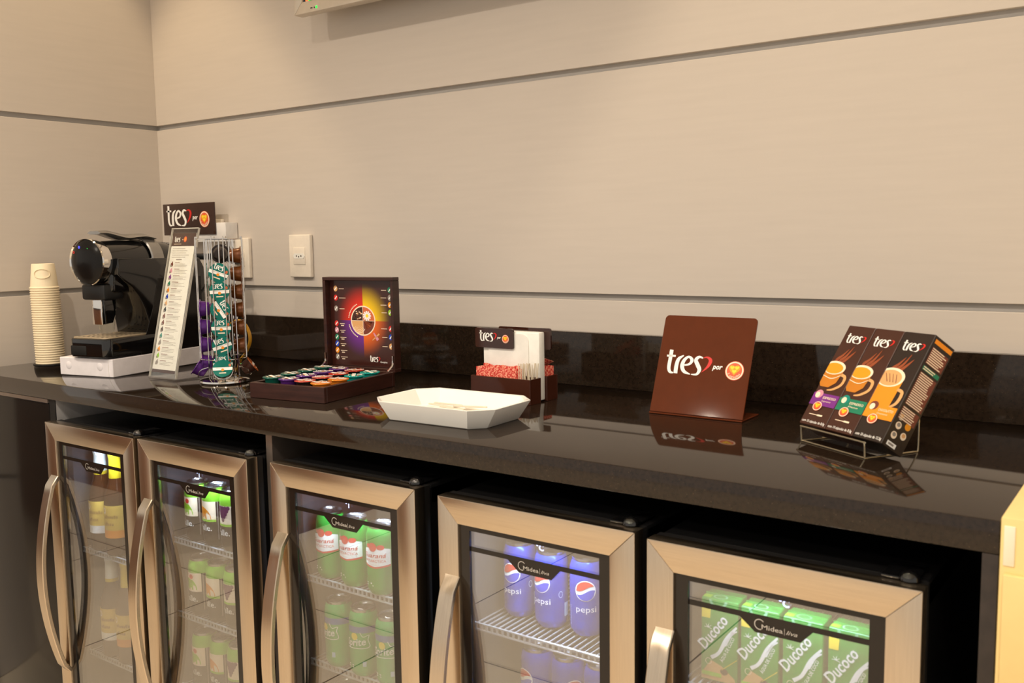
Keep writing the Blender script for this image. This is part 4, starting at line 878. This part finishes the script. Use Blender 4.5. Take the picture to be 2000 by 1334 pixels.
for i in range(36):
    m_ = RZ(TA + random.uniform(-0.35, 0.35), (TX + random.uniform(-0.055, 0.065), TY + random.uniform(-0.045, 0.045), ZC + 0.0085 + 0.0038 * (i // 9)))
    if st0 is None: st0 = tag(MB().prism([(-0.033, -0.0035), (0.033, -0.0035), (0.0345, 0), (0.033, 0.0035), (-0.033, 0.0035), (-0.0345, 0)], -0.0012, 0.0012, 'z', bev=0.0005, seg=1).build('wrapped_toothpick', 'paper_stick'), 'paper wrapped toothpick lying in the white tray', 'toothpick', 'toothpicks in the tray'); o = st0
    else: o = st0.copy(); C.objects.link(o)
    o.matrix_world = m_

# ------------------------------------------------------------------ sachet organiser
OX, OY = 1.502, -0.296; OW = 0.153
t = thing('sachet_organiser', 'brown and white acrylic sachet organiser by the backsplash', 'organiser', (OX, OY, ZC + 0.0003))
mat('organiser_brown', (66, 34, 24), 0.12, spec=0.5)
def bin_(y0, y1, nm, x0=0.0, x1=OW, h=0.052):
    m = MB(); m.box(x0, x1, y0, y0 + 0.003, 0, h, bev=0.0008, seg=1); m.box(x0, x1, y1 - 0.003, y1, 0, h, bev=0.0008, seg=1); m.box(x0, x0 + 0.003, y0 + 0.003, y1 - 0.003, 0, h); m.box(x1 - 0.003, x1, y0 + 0.003, y1 - 0.003, 0, h); m.box(x0 + 0.003, x1 - 0.003, y0 + 0.003, y1 - 0.003, 0, 0.003)
    m.build(nm, 'organiser_brown', t)
bin_(0.0, 0.040, 'front_bin'); bin_(0.062, 0.103, 'rear_bin')
MB().box(0.004, OW - 0.004, 0.0405, 0.0615, 0.003, 0.145, bev=0.003).build('white_core', 'white_gloss', t)
MB().prism(rrect(0.02, OW - 0.03, 0.05, 0.140, 0.015), 0.0385, 0.0403, 'y').build('raised_panel', 'white_gloss', t)
MB().prism(rrect(-0.012, 0.088, 0.108, 0.150, 0.004), 0.034, 0.038, 'y').build('front_sign', 'dark_acrylic', t)
MB().prism(rrect(0.03, OW + 0.010, 0.108, 0.152, 0.004), 0.062, 0.066, 'y').build('rear_sign', 'dark_acrylic', t)
p = Print(frame((0, 0.034, 0), (1, 0, 0), (0, 0, 1))); full_logo(p, 0.000, 0.121, 0.078); p.build('sign_lettering', None, t)
def sachet_mat():
    m = mat('sachet_red', (206, 70, 56), 0.4); nt = m.node_tree; b = nt.nodes['Principled BSDF']; vo = nt.nodes.new('ShaderNodeTexVoronoi'); vo.inputs['Scale'].default_value = 300
    tc = next(n for n in nt.nodes if n.type == 'TEX_COORD'); cr = nt.nodes.new('ShaderNodeValToRGB'); cr.color_ramp.elements[0].position = 0.38; cr.color_ramp.elements[0].color = lin((196, 40, 36)) + (1,); cr.color_ramp.elements[1].position = 0.75; cr.color_ramp.elements[1].color = lin((246, 168, 140)) + (1,)
    nt.links.new(tc.outputs['Object'], vo.inputs['Vector']); nt.links.new(vo.outputs['Distance'], cr.inputs[0]); nt.links.new(cr.outputs[0], b.inputs['Base Color'])
sachet_mat()
def sachet_mesh():
    vs = []; fs = []; nx, nz = 6, 6; w_, h_ = 0.056, 0.066
    for s_ in (-1, 1):
        for j in range(nz + 1):
            for i in range(nx + 1):
                a, b_ = i / nx, j / nz; puff = 0.0032 * (math.sin(math.pi * a) * math.sin(math.pi * b_)) ** 0.5 + 0.0003
                vs.append((-w_ / 2 + w_ * a, s_ * puff, h_ * b_ + 0.0015 * math.sin(9 * a)))
    k = (nx + 1) * (nz + 1)
    for s_ in (0, 1):
        for j in range(nz):
            for i in range(nx):
                q = [s_ * k + j * (nx + 1) + i, s_ * k + j * (nx + 1) + i + 1, s_ * k + (j + 1) * (nx + 1) + i + 1, s_ * k + (j + 1) * (nx + 1) + i]; fs.append(q if s_ == 0 else q[::-1])
    for i in range(nx): fs.append((i, k + i, k + i + 1, i + 1)); o_ = nz * (nx + 1); fs.append((o_ + i, o_ + i + 1, k + o_ + i + 1, k + o_ + i))
    for j in range(nz): a_ = j * (nx + 1); fs.append((a_, a_ + nx + 1, k + a_ + nx + 1, k + a_)); a_ += nx; fs.append((a_, k + a_, k + a_ + nx + 1, a_ + nx + 1))
    return MB().add(vs, fs)
s0 = None
SP = [(0.036, 0.0125, 0.10), (0.040, 0.0215, 0.03), (0.035, 0.0300, -0.06), (0.083, 0.0125, 0.14), (0.087, 0.0205, 0.02), (0.083, 0.0300, -0.08)]
for i, (a, b_, r_) in enumerate(SP):
    M = Matrix.Translation((OX + a, OY + b_, ZC + 0.0042 + 0.0016 * (i % 3))) @ Matrix.Rotation(r_, 4, 'Z') @ Matrix.Rotation([0.0, -0.09, 0.07, -0.05, 0.08, -0.04][i], 4, 'Y')
    if s0 is None: s0 = tag(sachet_mesh().build('sugar_sachet', 'sachet_red'), 'red patterned sachet in the front bin of the organiser', 'sachet', 'sachets in the front bin'); o = s0
    else: o = s0.copy(); C.objects.link(o)
    o.matrix_world = M
for i, (a, b_) in enumerate(((0.110, 0.070), (0.112, 0.077), (0.110, 0.084), (0.113, 0.091))):
    o = s0.copy(); C.objects.link(o); o['label'] = 'red patterned sachet in the rear bin of the organiser'; o['group'] = 'sachets in the rear bin'
    o.matrix_world = Matrix.Translation((OX + a + 0.008, OY + b_, ZC + 0.0042)) @ Matrix.Rotation(0.03 * i, 4, 'Z')
o = s0.copy(); C.objects.link(o); o['label'] = 'red patterned sachet lying slanted on top of the rear bin'; o['group'] = 'sachets in the rear bin'
o.matrix_world = Matrix.Translation((OX + 0.112, OY + 0.078, ZC + 0.074)) @ Matrix.Rotation(-0.5, 4, 'Y') @ Matrix.Rotation(1.2, 4, 'X') @ Matrix.Translation((0, 0, -0.03))
mat('stirrer', (214, 200, 176), 0.4)
k0 = None
for i in range(16):
    a = 0.120 + 0.004 * (i % 8) + random.uniform(-0.001, 0.001); b_ = 0.010 + 0.0075 * (i // 4)
    if k0 is None: k0 = tag(MB().tube([(0, 0, 0), (0, 0, 0.078)], 0.0011, 6).build('stirrer_stick', 'stirrer'), 'thin pale stirrer stick standing in the organiser front bin', 'stirrer', 'stirrers in the front bin'); o = k0
    else: o = k0.copy(); C.objects.link(o)
    o.matrix_world = Matrix.Translation((OX + a, OY + min(b_, 0.034), ZC + 0.0045)) @ Matrix.Rotation(random.uniform(-0.10, 0.14), 4, 'Y') @ Matrix.Rotation(random.uniform(-0.08, 0.08), 4, 'X')

# ------------------------------------------------------------------ brown counter sign
t = thing('counter_sign', 'large brown acrylic sign with white lettering standing on the counter', 'sign', (1.991, -0.242, ZC + 0.0003))
SWd, tl = 0.188, math.atan2(0.070, 0.180); SL = 0.193
FS = frame((0, 0, 0.004), (1, 0, 0), (0, math.sin(tl), math.cos(tl)))
MB().prism(rrect(-SWd / 2, SWd / 2, 0, SL, 0.008, 5, (0, 1, 1, 0)), -0.003, 0.0, 'z', '', FS, bev=0.0006, seg=1).build('face_plate', 'brown_acrylic', t)
MB().box(-SWd / 2, SWd / 2, -0.0035, 0.08, 0.0, 0.003, bev=0.0008, seg=1).build('foot_plate', 'brown_acrylic', t)
p = Print(FS); full_logo(p, -SWd / 2 + 0.018, 0.075, 0.160); p.build('lettering', None, t)

# ------------------------------------------------------------------ rack with three capsule boxes
RA = math.atan2(-0.522, 0.853); RO = Vector((2.227, -0.341, ZC + 0.0003))
t = thing('wire_rack', 'thin wire display rack under three capsule boxes', 'rack', RO, RA)
mat('rack_wire', (196, 184, 160), 0.25, 0.8); wr = 0.0014; RW = 0.142
MB().tube(smooth_line([(0, 0.104, 0.085), (0, 0.104, 0.010), (0, 0.102, wr), (0, 0.095, wr), (0, 0.008, wr), (0, 0.0, wr), (0, -0.001, 0.006), (0, -0.002, 0.022), (0.002, -0.002, 0.025), (0.010, -0.002, 0.0255), (RW - 0.010, -0.002, 0.0255), (RW - 0.002, -0.002, 0.025), (RW, -0.002, 0.022), (RW, -0.001, 0.006), (RW, 0.0, wr), (RW, 0.008, wr), (RW, 0.095, wr), (RW, 0.102, wr), (RW, 0.105, 0.010), (RW, 0.105, 0.085)], 4), wr, 8).build('side_wire', 'rack_wire', t)
MB().tube([(0, 0.0, wr), (RW, 0.0, wr)], wr, 8).build('front_wire', 'rack_wire', t)
MB().tube([(0, 0.105, 0.085), (RW, 0.105, 0.085)], wr, 8).build('back_wire', 'rack_wire', t)
bt = math.atan2(0.101, 0.155); bw, bd, bl = 0.0595, 0.047, 0.186
mat('ink_steam2', (150, 76, 44), 0.4); mat('ink_amber', (206, 128, 36), 0.4); mat('pack_brown', (70, 40, 30), 0.35); mat('pack_dark', (44, 33, 28), 0.35); mat('pack_edge', (96, 84, 68), 0.4)
def pack(i, label, ink, capink, word, grams, lightcoffee, body, sub):
    loc = RO + Matrix.Rotation(RA, 3, 'Z') @ Vector((-0.011 + i * (bw + 0.0012), -0.011, 0.0075))
    t = thing('capsule_pack', label, 'box', loc, RA, 'capsule packs on the wire rack')
    M = Matrix.Rotation(-bt, 4, 'X') @ Matrix.Translation((0, 0, 0.0258))       # box leans back
    MB().box(0, bw, 0, bd, 0, bl, '', M, bev=0.0008, seg=1).build('carton', body, t)
    F = M @ frame((0, 0, 0), (1, 0, 0), (0, 0, 1)) @ Matrix.Diagonal((bw / 0.0505, 1, 1, 1)); p = Print(F, step=0.00012)
    logo(p, 0.008, bl - 0.033, 0.036, l=1)
    cy = 0.100 if lightcoffee else 0.100
    # steam
    for q in ((0.014, 0), (0.021, 0.006), (0.028, -0.002)): p.stroke([(0.018 + q[1] * 0.3, cy + 0.012, 0.001), (q[0] - 0.004, cy + 0.020, 0.0055), (q[0] + 0.003, cy + 0.030, 0.004), (q[0] + 0.009, cy + 0.042 + q[1], 0.0008)], 'ink_steam2', 1, 5)
    if lightcoffee:
        p.poly([(0.0, cy - 0.024), (0.0, cy + 0.006), (0.034, cy + 0.004), (0.030, cy - 0.020), (0.020, cy - 0.030), (0.004, cy - 0.030)], 'ink_amber', 2); p.cut_disc(0.0135, cy + 0.006, 0.0210, 0.0125, 'ink_cream', 3); p.cut_disc(0.0130, cy + 0.005, 0.0175, 0.0098, 'ink_gold', 4)
        p.stroke([(0.0, cy - 0.010, 0.001), (0.018, cy - 0.014, 0.0015), (0.032, cy - 0.006, 0.001)], 'ink_cream', 5, 4); p.stroke([(0.030, cy - 0.004, 0.005), (0.041, cy - 0.008, 0.005), (0.041, cy - 0.022, 0.005), (0.030, cy - 0.032, 0.004), (0.020, cy - 0.035, 0.002)], 'ink_tan', 2, 5)
    else:
        p.poly([(0.0, cy - 0.048), (0.0, cy + 0.010), (0.037, cy + 0.006), (0.034, cy - 0.046), (0.026, cy - 0.052)], 'ink_orange', 2); p.cut_disc(0.0140, cy + 0.006, 0.0235, 0.0165, 'ink_cream', 3); p.cut_disc(0.0135, cy + 0.005, 0.0195, 0.0135, 'ink_tan', 4)
        for q in range(4): p.stroke([(0.004 + q * 0.006, cy + 0.012, 0.0008), (0.012 + q * 0.005, cy - 0.002, 0.0012)], 'ink_maroon', 5, 2)
        p.stroke([(0.034, cy - 0.012, 0.005), (0.044, cy - 0.016, 0.005), (0.043, cy - 0.034, 0.005), (0.032, cy - 0.044, 0.003)], 'ink_tan', 2, 5)
    p.rect(0.0005 if i < 2 else 0.0, 0.0500, 0.036, 0.058, ink, 6); p.disc(0.011, 0.056, 0.0075, 0.0075, capink, 7, 14); p.disc(0.009, 0.054, 0.0045, 0.0055, 'ink_cream', 8, 10)
    p.text(word, 0.021, 0.049, 0.0042, 'ink_cream', 7, 0, 0.01, w=0.025); p.text(sub, 0.021, 0.0435, 0.0030, 'ink_cream', 7, 0.15, 0, w=0.018)
    badge(p, 0.0185, 0.0345, 0.0085, 7, False); 
    if i < 2: p.bars(0.010, 0.020, 0.026, 1, 0.002, 0.0012, 'ink_cream', 1, jit=0); p.rect(0.026, 0.036, 0.0180, 0.0208, 'ink_cream', 2)
    p.text('com 10 cápsulas de ' + grams, 0.003, 0.0045, 0.0046, 'ink_white', 1, 0, 0.008, w=0.0445)
    p.build('front_print', None, t)
    # right side print
    F = M @ frame((bw, 0, 0), (0, 1, 0), (0, 0, 1)); p = Print(F, step=0.00012)
    p.rect(0.004, bd - 0.003, bl - 0.012, bl - 0.005, 'ink_orange', 1)
    z_ = bl - 0.018
    for n_, k_ in ((8, 'ink_maroon'), (2, 'ink_carton_g'), (16, 'ink_maroon'), (6, 'ink_maroon')):
        hgt = n_ * 0.0034; p.rect(0.005, bd - 0.004, z_ - hgt, z_, 'ink_maroon' if k_ == 'ink_maroon' else 'ink_green', 1); p.bars(0.0065, z_ - 0.0008, bd - 0.013, n_, 0.0034, 0.0016, 'ink_cream', 2); z_ -= hgt + 0.004
    for a, b_, c_ in ((0.012, 0.052, 'ink_tan'), (0.014, 0.038, 'ink_white'), (0.032, 0.044, 'ink_gold'), (0.014, 0.022, 'ink_white'), (0.032, 0.028, 'ink_tan')): p.disc(a, b_, 0.0062, 0.0058, 'ink_cream' if c_ != 'ink_gold' else c_, 1, 14); p.disc(a, b_ + 0.001, 0.0038, 0.0032, c_ if c_ != 'ink_white' else 'ink_grey', 2, 12)
    p.rect(0.008, 0.028, 0.004, 0.011, 'ink_white', 1); p.bars(0.011, 0.009, 0.014, 1, 0.003, 0.003, 'ink_grey', 2)
    p.build('side_print', None, t)
mat('ink_carton_g', (120, 140, 110), 0.4)
pack(0, 'brown capsule pack with purple band and an espresso cup picture', 'ink_purple', 'ink_pink', 'ESPRESSO', '8,0g', True, 'pack_brown', 'Supremo')
pack(1, 'brown capsule pack with green band and an espresso cup picture', 'ink_green', 'ink_teal', 'ESPRESSO', '8,0g', True, 'pack_brown', 'Pleno')
pack(2, 'dark capsule pack with orange band and a hot chocolate cup', 'ink_orange', 'ink_maroon', 'CHOCOLATTO', '12,5g', False, 'pack_dark', 'Cremoso')
